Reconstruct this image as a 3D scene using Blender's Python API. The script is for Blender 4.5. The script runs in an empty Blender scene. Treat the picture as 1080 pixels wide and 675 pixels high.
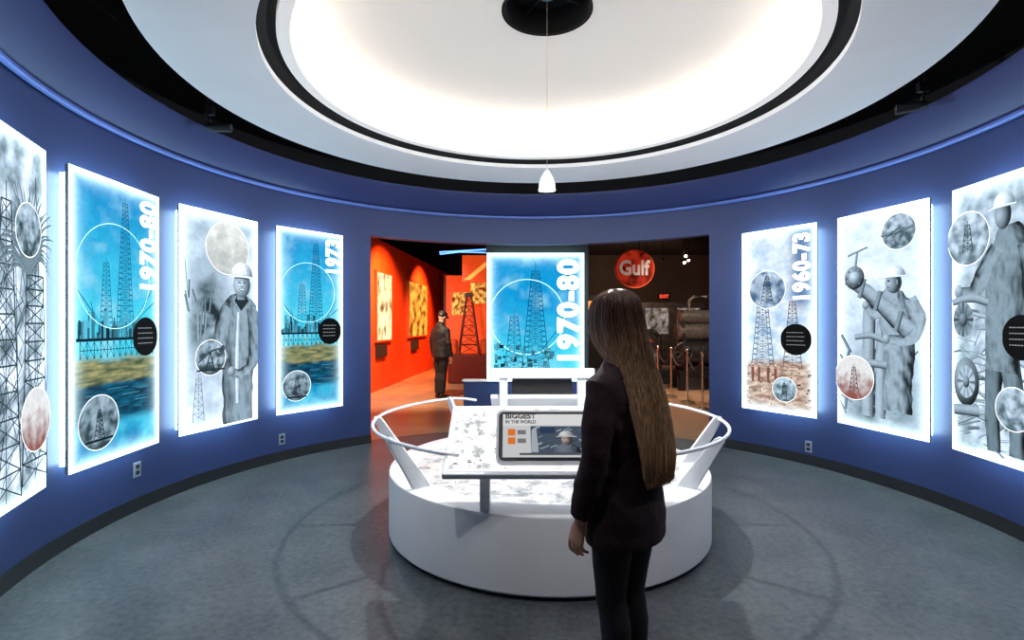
import bpy, bmesh, math, random
from mathutils import Vector, Matrix, noise
R = math.radians
random.seed(4)
SC = bpy.context.scene
COL = SC.collection
SC.view_settings.view_transform = 'Standard'
CX, CY = 0.265, 3.97          # centre of the rotunda
F = 554.0
CAMZ = 1.5

# ------------------------------------------------------------ materials
def s(r, g, b, k=1.0):
    def f(c):
        c /= 255.0
        return (c/12.92 if c <= 0.04045 else ((c+0.055)/1.055)**2.4)*k
    return (f(r), f(g), f(b))

def mat(name, c, rough=0.5, metal=0.0, var=0.12, scale=8.0, bump=0.0, stretch=(1, 1, 1), emit=None, estr=0.0, coat=0.0, c2=None):
    m = bpy.data.materials.new(name); m.use_nodes = True
    nt = m.node_tree; n = nt.nodes; l = nt.links
    b = n['Principled BSDF']
    tc = n.new('ShaderNodeTexCoord'); mp = n.new('ShaderNodeMapping'); mp.inputs['Scale'].default_value = stretch
    nz = n.new('ShaderNodeTexNoise'); nz.inputs['Scale'].default_value = scale; nz.inputs['Detail'].default_value = 5
    rp = n.new('ShaderNodeValToRGB')
    l.new(tc.outputs['Object'], mp.inputs['Vector']); l.new(mp.outputs['Vector'], nz.inputs['Vector'])
    l.new(nz.outputs['Fac'], rp.inputs['Fac'])
    a = tuple(max(0, x*(1-var)) for x in c); d = c2 if c2 else tuple(x*(1+var) for x in c)
    rp.color_ramp.elements[0].position = 0.3; rp.color_ramp.elements[0].color = (*a, 1)
    rp.color_ramp.elements[1].position = 0.7; rp.color_ramp.elements[1].color = (*d, 1)
    l.new(rp.outputs['Color'], b.inputs['Base Color'])
    b.inputs['Roughness'].default_value = rough; b.inputs['Metallic'].default_value = metal
    b.inputs['Coat Weight'].default_value = coat
    if bump:
        bp = n.new('ShaderNodeBump'); bp.inputs['Strength'].default_value = bump; bp.inputs['Distance'].default_value = 0.01
        l.new(nz.outputs['Fac'], bp.inputs['Height']); l.new(bp.outputs['Normal'], b.inputs['Normal'])
    if emit:
        b.inputs['Emission Color'].default_value = (*emit, 1); b.inputs['Emission Strength'].default_value = estr
    return m

def pic_mat(name, strength, grain=0.0, gs=14.0):
    m = bpy.data.materials.new(name); m.use_nodes = True
    nt = m.node_tree; n = nt.nodes; l = nt.links
    b = n['Principled BSDF']
    at = n.new('ShaderNodeAttribute'); at.attribute_name = 'Col'
    b.inputs['Base Color'].default_value = (0.004, 0.004, 0.004, 1); b.inputs['Roughness'].default_value = 0.6
    b.inputs['Specular IOR Level'].default_value = 0.04
    if grain:
        tc = n.new('ShaderNodeTexCoord'); nz = n.new('ShaderNodeTexNoise'); nz.inputs['Scale'].default_value = gs; nz.inputs['Detail'].default_value = 9; nz.inputs['Roughness'].default_value = .68
        mr = n.new('ShaderNodeMapRange'); mr.inputs['From Min'].default_value = .33; mr.inputs['From Max'].default_value = .67
        mr.inputs['To Min'].default_value = 1-grain; mr.inputs['To Max'].default_value = 1+grain*.6
        l.new(tc.outputs['Object'], nz.inputs['Vector']); l.new(nz.outputs['Fac'], mr.inputs['Value'])
        vm = n.new('ShaderNodeVectorMath'); vm.operation = 'SCALE'
        l.new(at.outputs['Color'], vm.inputs[0]); l.new(mr.outputs['Result'], vm.inputs['Scale'])
        l.new(vm.outputs['Vector'], b.inputs['Emission Color'])
    else:
        l.new(at.outputs['Color'], b.inputs['Emission Color'])
    b.inputs['Emission Strength'].default_value = strength
    return m

M = {}
M['wall'] = mat('blue_paint', s(38, 54, 101), 0.55, var=0.05, scale=3, bump=0.02)
M['cornice'] = mat('blue_cornice_paint', s(38, 49, 98), 0.5, var=0.04, scale=3)
M['trim_highlight'] = mat('painted_trim_highlight', s(84, 110, 186), 0.4, var=0.04, scale=3)  # lighter blue paints the highlight line along the cornice trim
M['white'] = mat('white_plaster', (0.90, 0.90, 0.90), 0.7, var=0.02, scale=2)
M['dome'] = mat('self_glowing_dome_white', (0.9, 0.89, 0.87), 0.7, var=0.02, scale=2, emit=(1.0, .92, .84), estr=.22)  # white ceiling with added warm emission standing in for spread cove light
M['black'] = mat('black_void', (0.004, 0.004, 0.005), 0.9, var=0.3)
M['blackmetal'] = mat('black_metal', (0.012, 0.012, 0.014), 0.4, 0.3)
M['darkmetal'] = mat('dark_machine_metal', (0.05, 0.05, 0.055), 0.35, 0.7, var=.4)
M['base'] = mat('black_rubber_base', (0.010, 0.012, 0.015), 0.45)
M['cove'] = mat('cove_light', (1, 0.9, 0.75), 0.5, emit=(1.0, 0.82, 0.62), estr=14.0)
M['gloss'] = mat('white_laminate', (0.90, 0.90, 0.90), 0.32, var=0.02, scale=3, coat=0.2)
M['steelwhite'] = mat('white_powder_coat', (0.80, 0.83, 0.87), 0.35, var=0.03)
M['alu'] = mat('dull_aluminium', (0.16, 0.18, 0.2), 0.4, 0.6)
M['back'] = mat('lightbox_backlight', (0.8, 0.9, 1), 0.5, emit=(0.66, 0.96, 1.0), estr=14)
M['pic'] = pic_mat('backlit_print', 1.15, .14, 26)
M['flat'] = pic_mat('flat_print', 1.0)
M['screen'] = pic_mat('screen_print', 0.85)
M['maptop'] = pic_mat('map_print', 1.15, .10, 60)
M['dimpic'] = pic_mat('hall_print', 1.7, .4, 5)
M['letters'] = mat('white_letters', (0.9, 0.9, 0.9), 0.5, emit=(0.92, 0.98, 1.0), estr=2.4)
M['signletters'] = mat('dull_white_letters', (0.3, 0.3, 0.3), 0.5, emit=(0.9, 0.6, 0.5), estr=.22)
M['ink'] = mat('black_letters', (0.01, 0.01, 0.01), 0.6)
M['screenblack'] = mat('screen_bezel', (0.02, 0.022, 0.026), 0.25)
M['bezel'] = mat('grey_bezel', (0.62, 0.64, 0.67), 0.3)
M['plate'] = mat('outlet_plastic', (0.22, 0.26, 0.34), 0.4)
M['cord'] = mat('pale_cord', (0.6, 0.55, 0.5), 0.6)
M['shade'] = mat('frosted_shade', (0.85, 0.85, 0.85), 0.4, emit=(0.95, 0.97, 1), estr=0.8)
M['red'] = mat('red_paint', s(224, 72, 24), 0.5, var=0.2, scale=2)
M['brown'] = mat('brown_paint', s(36, 25, 20), 0.7, var=0.5, scale=1.2)
M['tan'] = mat('tan_floor', s(160, 134, 108), 0.3, var=0.18, scale=3, bump=0.02)
M['skin'] = mat('skin', s(200, 146, 122), 0.5, var=0.05, scale=20)
M['sweater'] = mat('burgundy_knit', s(38, 15, 22), 0.9, var=0.4, scale=160, bump=0.3)
M['trouser'] = mat('black_denim', s(10, 10, 13), 0.75, var=0.3, scale=60, bump=0.2)
M['hair2'] = mat('dark_short_hair', s(20, 17, 15), 0.5, var=0.4, scale=30)
M['jacket'] = mat('black_jacket', s(7, 7, 9), 0.7, var=0.3, scale=15, bump=0.2)
M['shoe'] = mat('black_leather', s(14, 12, 12), 0.35)
M['eye'] = mat('eye_white', (0.7, 0.7, 0.7), 0.2)
M['lens'] = mat('lit_lens', (1, 1, 1), 0.4, emit=(1, 0.8, 0.55), estr=14)
M['neon'] = mat('blue_neon', (0.1, 0.2, 1), 0.3, emit=(0.10, 0.28, 1.0), estr=3.5)
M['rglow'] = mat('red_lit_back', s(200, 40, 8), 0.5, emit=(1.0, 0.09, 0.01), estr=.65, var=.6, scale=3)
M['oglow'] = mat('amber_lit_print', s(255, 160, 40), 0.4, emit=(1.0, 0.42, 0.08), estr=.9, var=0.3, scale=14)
M['brass'] = mat('polished_brass', (0.7, 0.6, 0.45), 0.25, 0.9)
M['rope'] = mat('dark_rope', s(40, 20, 22), 0.8)
M['engine'] = mat('grey_machine_paint', s(95, 92, 90), 0.4, 0.4, var=0.3, scale=14)
M['orange'] = mat('orange_paint', s(190, 70, 20), 0.45)
M['darkred'] = mat('dark_red_steel', s(90, 20, 12), 0.5, 0.3)
def sign_mat():
    m = bpy.data.materials.new('worn_red_lit_sign'); m.use_nodes = True
    nt = m.node_tree; n = nt.nodes; l = nt.links; b = n['Principled BSDF']
    tc = n.new('ShaderNodeTexCoord'); z = n.new('ShaderNodeTexNoise'); z.inputs['Scale'].default_value = 5; z.inputs['Detail'].default_value = 6
    rp = n.new('ShaderNodeValToRGB'); rp.color_ramp.elements[0].position = .42; rp.color_ramp.elements[0].color = (.03, .002, .001, 1); rp.color_ramp.elements[1].position = .56; rp.color_ramp.elements[1].color = (.36, .02, .008, 1)
    l.new(tc.outputs['Object'], z.inputs['Vector']); l.new(z.outputs['Fac'], rp.inputs['Fac']); l.new(rp.outputs['Color'], b.inputs['Emission Color'])
    b.inputs['Emission Strength'].default_value = .9; b.inputs['Base Color'].default_value = (.08, .006, .004, 1); b.inputs['Roughness'].default_value = .8
    b.inputs['Specular IOR Level'].default_value = .1
    return m
M['rsign'] = sign_mat()

def hair_mat():
    m = bpy.data.materials.new('brown_hair'); m.use_nodes = True
    nt = m.node_tree; n = nt.nodes; l = nt.links; b = n['Principled BSDF']
    tc = n.new('ShaderNodeTexCoord'); mp = n.new('ShaderNodeMapping'); mp.inputs['Scale'].default_value = (24, 24, .5)
    nz = n.new('ShaderNodeTexNoise'); nz.inputs['Scale'].default_value = 9; nz.inputs['Detail'].default_value = 4
    l.new(tc.outputs['Object'], mp.inputs['Vector']); l.new(mp.outputs['Vector'], nz.inputs['Vector'])
    sp = n.new('ShaderNodeSeparateXYZ'); l.new(tc.outputs['Object'], sp.inputs['Vector'])
    mr = n.new('ShaderNodeMapRange'); mr.inputs['From Min'].default_value = 1.56; mr.inputs['From Max'].default_value = 1.08
    l.new(sp.outputs['Z'], mr.inputs['Value'])
    def ramp(c0, c1):
        rp = n.new('ShaderNodeValToRGB'); rp.color_ramp.elements[0].position = .36; rp.color_ramp.elements[1].position = .66
        rp.color_ramp.elements[0].color = (*c0, 1); rp.color_ramp.elements[1].color = (*c1, 1); l.new(nz.outputs['Fac'], rp.inputs['Fac']); return rp
    r1 = ramp(s(46, 30, 24), s(110, 76, 58)); r2 = ramp(s(160, 112, 80), s(255, 214, 166))
    mx = n.new('ShaderNodeMix'); mx.data_type = 'RGBA'
    l.new(mr.outputs['Result'], mx.inputs['Factor']); l.new(r1.outputs['Color'], mx.inputs['A']); l.new(r2.outputs['Color'], mx.inputs['B'])
    l.new(mx.outputs['Result'], b.inputs['Base Color']); b.inputs['Roughness'].default_value = .34
    return m
M['hair'] = hair_mat()

def floor_mat():
    m = bpy.data.materials.new('grey_vinyl'); m.use_nodes = True
    nt = m.node_tree; n = nt.nodes; l = nt.links; b = n['Principled BSDF']
    tc = n.new('ShaderNodeTexCoord')
    a = n.new('ShaderNodeTexNoise'); a.inputs['Scale'].default_value = 2.2; a.inputs['Detail'].default_value = 6; a.inputs['Roughness'].default_value = 0.6
    c = n.new('ShaderNodeTexNoise'); c.inputs['Scale'].default_value = 26; c.inputs['Detail'].default_value = 6; c.inputs['Roughness'].default_value = .65
    mx = n.new('ShaderNodeMath'); mx.operation = 'MULTIPLY_ADD'; mx.inputs[1].default_value = 0.4
    l.new(tc.outputs['Object'], a.inputs['Vector']); l.new(tc.outputs['Object'], c.inputs['Vector'])
    mm = n.new('ShaderNodeMath'); mm.operation = 'MULTIPLY'; mm.inputs[1].default_value = 0.6
    l.new(c.outputs['Fac'], mm.inputs[0]); l.new(a.outputs['Fac'], mx.inputs[0]); l.new(mm.outputs[0], mx.inputs[2])
    rp = n.new('ShaderNodeValToRGB')
    rp.color_ramp.elements[0].position = 0.38; rp.color_ramp.elements[0].color = (*s(50, 57, 62), 1)
    rp.color_ramp.elements[1].position = 0.62; rp.color_ramp.elements[1].color = (*s(92, 96, 98), 1)
    l.new(mx.outputs[0], rp.inputs['Fac']); l.new(rp.outputs['Color'], b.inputs['Base Color'])
    b.inputs['Roughness'].default_value = .42
    b.inputs['Specular IOR Level'].default_value = .55
    return m
M['floor'] = floor_mat()

def map_mat():
    m = bpy.data.materials.new('backlit_aerial_map'); m.use_nodes = True
    nt = m.node_tree; n = nt.nodes; l = nt.links; b = n['Principled BSDF']
    tc = n.new('ShaderNodeTexCoord')
    mp = n.new('ShaderNodeMapping'); mp.inputs['Scale'].default_value = (1, 2.0, 1); mp.inputs['Rotation'].default_value = (0, 0, 0.5)
    w = n.new('ShaderNodeTexVoronoi'); w.feature = 'DISTANCE_TO_EDGE'; w.inputs['Scale'].default_value = 12
    z = n.new('ShaderNodeTexNoise'); z.inputs['Scale'].default_value = 10; z.inputs['Detail'].default_value = 8; z.inputs['Roughness'].default_value = 0.65
    l.new(tc.outputs['Object'], mp.inputs['Vector']); l.new(mp.outputs['Vector'], w.inputs['Vector']); l.new(tc.outputs['Object'], z.inputs['Vector'])
    r1 = n.new('ShaderNodeValToRGB'); r1.color_ramp.elements[0].color = (0.4, 0.43, 0.46, 1); r1.color_ramp.elements[1].position = 0.035; r1.color_ramp.elements[1].color = (1, 1, 1, 1)
    r2 = n.new('ShaderNodeValToRGB'); r2.color_ramp.elements[0].position = 0.36; r2.color_ramp.elements[0].color = (0.42, 0.45, 0.48, 1); r2.color_ramp.elements[1].position = 0.52; r2.color_ramp.elements[1].color = (1, 1, 1, 1)
    l.new(w.outputs['Distance'], r1.inputs['Fac']); l.new(z.outputs['Fac'], r2.inputs['Fac'])
    mx = n.new('ShaderNodeMix'); mx.data_type = 'RGBA'; mx.blend_type = 'MULTIPLY'; mx.inputs['Factor'].default_value = 1
    l.new(r1.outputs['Color'], mx.inputs['A']); l.new(r2.outputs['Color'], mx.inputs['B'])
    l.new(mx.outputs['Result'], b.inputs['Emission Color']); b.inputs['Emission Strength'].default_value = 1.0
    b.inputs['Base Color'].default_value = (0.02, 0.02, 0.02, 1); b.inputs['Roughness'].default_value = 0.3; b.inputs['Specular IOR Level'].default_value = .2
    return m
M['map'] = map_mat()

# ------------------------------------------------------------ helpers
def link(o, parent=None):
    COL.objects.link(o)
    if parent: o.parent = parent
    return o

def fin(bm, name, mats, parent=None, smooth=False, loc=None, bevel=0.0, normals=True):
    if normals: bmesh.ops.recalc_face_normals(bm, faces=bm.faces)
    me = bpy.data.meshes.new(name); bm.to_mesh(me); bm.free()
    for m in (mats if isinstance(mats, (list, tuple)) else [mats]): me.materials.append(m)
    if smooth:
        for p in me.polygons: p.use_smooth = True
    o = link(bpy.data.objects.new(name, me), parent)
    if loc: o.location = loc
    if bevel:
        b = o.modifiers.new('bevel', 'BEVEL'); b.width = bevel; b.segments = 3; b.limit_method = 'ANGLE'
    return o

def thing(name, label, cat, loc=(0, 0, 0), rz=0.0, group=None):
    o = bpy.data.objects.new(name, None); COL.objects.link(o)
    o.location = loc; o.rotation_euler = (0, 0, rz); o.empty_display_size = 0.1
    o['label'] = label; o['category'] = cat
    if group: o['group'] = group
    return o

def tag(o, label, cat, group=None):
    o['label'] = label; o['category'] = cat
    if group: o['group'] = group
    return o

def box(bm, x0, x1, y0, y1, z0, z1, T=None):
    vs = [bm.verts.new(Vector(p)) for p in ((x0, y0, z0), (x1, y0, z0), (x1, y1, z0), (x0, y1, z0), (x0, y0, z1), (x1, y0, z1), (x1, y1, z1), (x0, y1, z1))]
    if T:
        for v in vs: v.co = T @ v.co
    for f in ((0, 3, 2, 1), (4, 5, 6, 7), (0, 1, 5, 4), (1, 2, 6, 5), (2, 3, 7, 6), (3, 0, 4, 7)):
        bm.faces.new([vs[i] for i in f])

def prism(bm, poly, y0, y1, T=None):      # poly in (x,z), extruded in y
    a = [bm.verts.new(Vector((x, y0, z))) for x, z in poly]; b = [bm.verts.new(Vector((x, y1, z))) for x, z in poly]
    if T:
        for v in a+b: v.co = T @ v.co
    bm.faces.new(a); bm.faces.new(b[::-1]); n = len(a)
    for i in range(n): bm.faces.new((a[i], a[(i+1) % n], b[(i+1) % n], b[i]))

def rrect(x0, z0, x1, z1, r, n=6):
    out = []
    for cx, cz, a0 in ((x1-r, z0+r, -90), (x1-r, z1-r, 0), (x0+r, z1-r, 90), (x0+r, z0+r, 180)):
        out += [(cx+r*math.cos(R(a0+90*i/n)), cz+r*math.sin(R(a0+90*i/n))) for i in range(n+1)]
    return out

def tube(bm, pts, rad, seg=10, closed=False, ref=Vector((1, 0, 0))):
    """rad: number, list of numbers or list of (rx, ry)"""
    pts = [Vector(p) for p in pts]; n = len(pts); rings = []
    for i, p in enumerate(pts):
        if closed: t = pts[(i+1) % n]-pts[i-1]
        else: t = pts[min(i+1, n-1)]-pts[max(i-1, 0)]
        t.normalize()
        sd = ref - t*ref.dot(t)
        if sd.length < 0.05:
            sd = Vector((0, 0, 1)) - t*t.z
            if sd.length < 0.05: sd = Vector((0, 1, 0)) - t*t.y
        sd.normalize(); up = t.cross(sd)
        r = rad[i] if isinstance(rad, (list, tuple)) else rad
        rx, ry = r if isinstance(r, (list, tuple)) else (r, r)
        rings.append([bm.verts.new(p+sd*(rx*math.cos(2*math.pi*k/seg))+up*(ry*math.sin(2*math.pi*k/seg))) for k in range(seg)])
    m = n if closed else n-1
    for i in range(m):
        a, b = rings[i], rings[(i+1) % n]
        for k in range(seg): bm.faces.new((a[k], a[(k+1) % seg], b[(k+1) % seg], b[k]))
    if not closed: bm.faces.new(rings[0][::-1]); bm.faces.new(rings[-1])

def ell(bm, c, r, u=16, v=10):
    bmesh.ops.create_uvsphere(bm, u_segments=u, v_segments=v, radius=1.0, matrix=Matrix.Translation(Vector(c)) @ Matrix.Diagonal((*r, 1)))

def cyl(bm, p0, p1, r, seg=20): tube(bm, [p0, p1], r, seg)

def rev(name, prof, a0, a1, m, parent=None, seg=96, loc=(CX, CY, 0), smooth=True, closed=True):
    """revolve (r,z) profile; angle clockwise from +Y in degrees"""
    bm = bmesh.new(); full = abs(a1-a0) >= 359.9
    ns = max(2, int(seg*abs(a1-a0)/360)); cnt = ns if full else ns+1; rings = []
    for i in range(cnt):
        a = R(a0+(a1-a0)*i/ns)
        rings.append([bm.verts.new((r*math.sin(a), r*math.cos(a), z)) for r, z in prof])
    k = len(prof); kk = k if closed else k-1
    for i in range(ns):
        A, B = rings[i], rings[(i+1) % cnt]
        for j in range(kk): bm.faces.new((A[j], A[(j+1) % k], B[(j+1) % k], B[j]))
    if not full and closed: bm.faces.new(rings[0]); bm.faces.new(rings[-1][::-1])
    bmesh.ops.remove_doubles(bm, verts=bm.verts, dist=1e-5)
    o = fin(bm, name, m, parent, False, loc)
    if smooth:
        for p in o.data.polygons: p.use_smooth = True
        try: o.data.set_sharp_from_angle(angle=R(30))
        except Exception: pass
    return o

def pol(a, r, z): return Vector((CX+r*math.sin(R(a)), CY+r*math.cos(R(a)), z))

def ray(px, r):
    u = (px-540)/F
    A = u*u+1; B = -2*(u*CX+CY); C = CX*CX+CY*CY-r*r
    Y = (-B+math.sqrt(B*B-4*A*C))/(2*A)
    return math.degrees(math.atan2(u*Y-CX, Y-CY)), Y

def struct(o): o['kind'] = 'structure'; return o

def bake(o, mods):
    for typ, kw in mods:
        md = o.modifiers.new(typ.lower(), typ)
        for k, v in kw.items(): setattr(md, k, v)
    bpy.context.view_layer.update()
    dg = bpy.context.evaluated_depsgraph_get()
    me = bpy.data.meshes.new_from_object(o.evaluated_get(dg))
    old = o.data; o.modifiers.clear(); o.data = me
    if not me.materials:
        for m in old.materials: me.materials.append(m)
    for p in me.polygons: p.use_smooth = True
    return o

def text(body, x0, z0, x1, z1, T, m, parent, name='lettering', vertical=False, bold=0.02, space=1.0):
    cu = bpy.data.curves.new('t', 'FONT'); cu.body = body; cu.size = 1; cu.offset = bold; cu.extrude = 0.0; cu.resolution_u = 4; cu.space_character = space
    ob = bpy.data.objects.new('t', cu); COL.objects.link(ob); bpy.context.view_layer.update()
    me = bpy.data.meshes.new_from_object(ob.evaluated_get(bpy.context.evaluated_depsgraph_get()))
    bpy.data.objects.remove(ob)
    xs = [v.co.x for v in me.vertices]; ys = [v.co.y for v in me.vertices]
    ax, bx, ay, by = min(xs), max(xs), min(ys), max(ys)
    for v in me.vertices:
        p = (v.co.x-ax)/(bx-ax); q = (v.co.y-ay)/(by-ay)
        if vertical: c = Vector((x1-q*(x1-x0), 0, z0+p*(z1-z0)))
        else: c = Vector((x0+p*(x1-x0), 0, z0+q*(z1-z0)))
        v.co = T @ c
    me.materials.clear(); me.materials.append(m)
    o = bpy.data.objects.new(name, me); return link(o, parent)

# ------------------------------------------------------------ pictures (colour per vertex)
WH = (2.4, 3.2, 3.4)
class Pic:
    def __init__(p, W, H, fn=None, nx=60, ny=156, edge=0.034, glow=WH):
        p.W, p.H = W, H; p.bm = bmesh.new(); p.c = p.bm.verts.layers.float_color.new('Col'); p.L = 0
        if fn:
            g = []
            for j in range(ny+1):
                row = []
                for i in range(nx+1):
                    u, v = i/nx, j/ny
                    x, z = (u-.5)*W, v*H
                    c = fn(u, v)
                    if edge:
                        d = min(x+W/2, W/2-x, z, H-z)
                        k = math.exp(-d/edge)
                        c = tuple(a*(1-k)+b*k for a, b in zip(c, glow))
                    vt = p.bm.verts.new((x, 0, z)); vt[p.c] = (*c, 1); row.append(vt)
                g.append(row)
            for j in range(ny):
                for i in range(nx): p.bm.faces.new((g[j][i], g[j][i+1], g[j+1][i+1], g[j+1][i]))
    def nl(p): p.L += 1; return -p.L*0.0003
    def cx(p, x): return max(-p.W/2+.004, min(p.W/2-.004, x))
    def cz(p, z): return max(.004, min(p.H-.004, z))
    def poly(p, pts, c, y=None):
        y = p.nl() if y is None else y
        vs = [p.bm.verts.new((p.cx(x), y, z)) for x, z in pts]
        for i, v in enumerate(vs): v[p.c] = (*c, 1)
        p.bm.faces.new(vs)
    def rect(p, x0, z0, x1, z1, c, y=None): p.poly([(x0, z0), (x1, z0), (x1, z1), (x0, z1)], c, y)
    def line(p, a, b, t, c, y=None):
        d = Vector((b[0]-a[0], b[1]-a[1]))
        if d.length < 1e-6: return
        n = Vector((-d.y, d.x)).normalized()*t/2
        p.poly([(a[0]+n.x, a[1]+n.y), (a[0]-n.x, a[1]-n.y), (b[0]-n.x, b[1]-n.y), (b[0]+n.x, b[1]+n.y)], c, y)
    def limb(p, pts, wd, lo, hi, k=6, light=.35, fold=0.0):
        """shaded rounded strip through pts (smoothed) with widths wd; fold adds cloth creases"""
        if len(pts) > 2:
            P2, W2_ = [], []
            for i in range(len(pts)-1):
                p0 = pts[max(0, i-1)]; p1 = pts[i]; p2 = pts[i+1]; p3 = pts[min(len(pts)-1, i+2)]
                for f in (0, .17, .33, .5, .67, .83):
                    def cr(a, b, c, d): return .5*((2*b)+(-a+c)*f+(2*a-5*b+4*c-d)*f*f+(-a+3*b-3*c+d)*f**3)
                    P2.append((cr(p0[0], p1[0], p2[0], p3[0]), cr(p0[1], p1[1], p2[1], p3[1]))); W2_.append(wd[i]*(1-f)+wd[i+1]*f)
            P2.append(pts[-1]); W2_.append(wd[-1]); pts, wd = P2, W2_
        y = p.nl(); P = []
        for i, q in enumerate(pts):
            a = pts[max(0, i-1)]; b = pts[min(len(pts)-1, i+1)]
            d = Vector((b[0]-a[0], b[1]-a[1])); d = d.normalized() if d.length > 0 else Vector((0, 1)); n = Vector((-d.y, d.x)); row = []
            for j in range(k+1):
                t = j/k*2-1; ww = wd[i]*(1+(.12*noise.noise(Vector((q[0]*14, q[1]*14, 7+t)))if fold else 0)); o = n*t*ww/2
                sh = max(0, math.cos((t-light)*1.25))
                X, Z = q[0]+o.x, q[1]+o.y
                if fold: sh += fold*noise.noise(Vector((X*18+Z*8, Z*9-X*6, 2.2)))+fold*.8*noise.noise(Vector((X*44, Z*30, 5)))
                vt = p.bm.verts.new((p.cx(X), y, p.cz(Z))); vt[p.c] = (*lerp(lo, hi, sh), 1); row.append(vt)
            P.append(row)
        for i in range(len(P)-1):
            for j in range(k): p.bm.faces.new((P[i][j], P[i][j+1], P[i+1][j+1], P[i+1][j]))
    def ball(p, cx, cz, rx, rz, lo, hi, lx=-.4, lz=.5):
        p.disc2(cx, cz, rx, rz, lambda x, z: lerp(lo, hi, max(0, 1-((x-lx)**2+(z-lz)**2)**.5/1.5)))
    def disc2(p, cx, cz, rx, rz, fn, na=28, nr=6, a0=0, a1=360):
        y = p.nl(); rows = []; full = a1-a0 >= 360
        for j in range(nr+1):
            row = []
            for i in range(na if full else na+1):
                a = R(a0+(a1-a0)*i/na); q = j/nr+1e-4
                v = p.bm.verts.new((p.cx(cx+rx*q*math.cos(a)), y, p.cz(cz+rz*q*math.sin(a)))); v[p.c] = (*fn(q*math.cos(a), q*math.sin(a)), 1); row.append(v)
            rows.append(row)
        for j in range(nr):
            for i in range(na):
                if not full and i+1 >= len(rows[0]): continue
                i2 = (i+1) % len(rows[0])
                p.bm.faces.new((rows[j][i], rows[j][i2], rows[j+1][i2], rows[j+1][i]))
    def ellp(p, cx, cz, rx, rz, c, n=28, a0=0, a1=360):
        p.poly([(cx+rx*math.cos(R(a0+(a1-a0)*i/n)), cz+rz*math.sin(R(a0+(a1-a0)*i/n))) for i in range(n if a1-a0 >= 360 else n+1)], c)
    def ring(p, cx, cz, r, t, c, n=60, a0=0, a1=360):
        y = p.nl()
        for i in range(n):
            a, b = R(a0+(a1-a0)*i/n), R(a0+(a1-a0)*(i+1)/n)
            if abs(cx+r*math.cos((a+b)/2)) > p.W/2-0.004: continue
            p.poly([(cx+r*math.cos(a), cz+r*math.sin(a)), (cx+r*math.cos(b), cz+r*math.sin(b)), (cx+(r-t)*math.cos(b), cz+(r-t)*math.sin(b)), (cx+(r-t)*math.cos(a), cz+(r-t)*math.sin(a))], c, y)
    def disc(p, cx, cz, r, fn, rimc=None, na=48, nr=18):
        p.disc2(cx, cz, r, r, fn, na, nr)
        if rimc: p.ring(cx, cz, r, 0.006, rimc)
    def derrick(p, cx, z0, w0, z1, w1, n, c, t=0.006):
        y = p.nl()
        def at(k): q = 1-(1-k/n)**1.12; return z0+(z1-z0)*q, w0+(w1-w0)*q
        for k in range(n):
            za, wa = at(k); zb, wb = at(k+1)
            for sg in (-1, 1): p.line((cx+sg*wa/2, za), (cx+sg*wb/2, zb), t*1.5, c, y)
            p.line((cx-wa/2, za), (cx+wb/2, zb), t*.8, c, y); p.line((cx+wa/2, za), (cx-wb/2, zb), t*.8, c, y); p.line((cx-wb/2, zb), (cx+wb/2, zb), t, c, y)
        p.line((cx, z0), (cx, z1), t*0.8, c, y); p.line((cx, z1), (cx, z1+w0*.3), t, c, y)
    def done(p, name, m, parent, T):
        for v in p.bm.verts: v.co = T @ v.co
        return fin(p.bm, name, m, parent, normals=False)

def fb(x, y, sc, seed=0.0, o=4): return noise.fractal(Vector((x*sc, y*sc, seed)), 1.0, 2.0, o)
def lerp(a, b, t): t = max(0, min(1, t)); return tuple(x*(1-t)+y*t for x, y in zip(a, b))
def sm(a, b, x): t = max(0, min(1, (x-a)/(b-a))); return t*t*(3-2*t)
TB0 = (.72, .96, 1.18)
def grey(g, tint=TB0): g = max(0.004, g); return (g*tint[0]**(1/(.5+g)), g*tint[1], g*tint[2])

def sea_fn(seed, plat=0.43):
    def f(u, v):
        n = fb(u, v*2.6, 4, seed); n2 = fb(u*1.5, v*22, 4, seed+3)
        sky = lerp(s(70, 212, 240), s(0, 142, 206), (v-plat)/0.5+n*0.2); sky = lerp(sky, s(176, 240, 252), max(0, n)*0.55)
        land = lerp(s(62, 84, 64), s(168, 164, 112), 0.45+n2*0.8)
        dark = lerp(s(0, 44, 70), s(8, 108, 142), 0.3+n2*0.8)
        low = lerp(s(0, 136, 190), s(80, 208, 238), 0.45+n*0.8)
        e = v+n*.012
        c = lerp(low, dark, sm(plat-.31, plat-.27, e)); c = lerp(c, land, sm(plat-.165, plat-.15, e)); return lerp(c, sky, sm(plat-.085, plat-.045, e))
    return f
def bw_fn(seed, lo=0.25, hi=0.95, sc=4):
    def f(u, v):
        n = 0.5+fb(u, v*2.6, sc, seed, 6)*0.9
        return grey(lo+(hi-lo)*max(0, min(1, n)))
    return f
def inset_bw(seed, lo=0.05, hi=0.7):
    def f(x, z):
        n = 0.45+fb(x, z, 2.6, seed, 6)*0.9+z*0.35
        return grey(lo+(hi-lo)*max(0, min(1, n)))
    return f
def inset_red(seed):
    def f(x, z): return lerp(s(140, 84, 80), s(222, 224, 226), 0.75+z*.9+fb(x, z, 3, seed)*.6)
    return f

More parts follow.
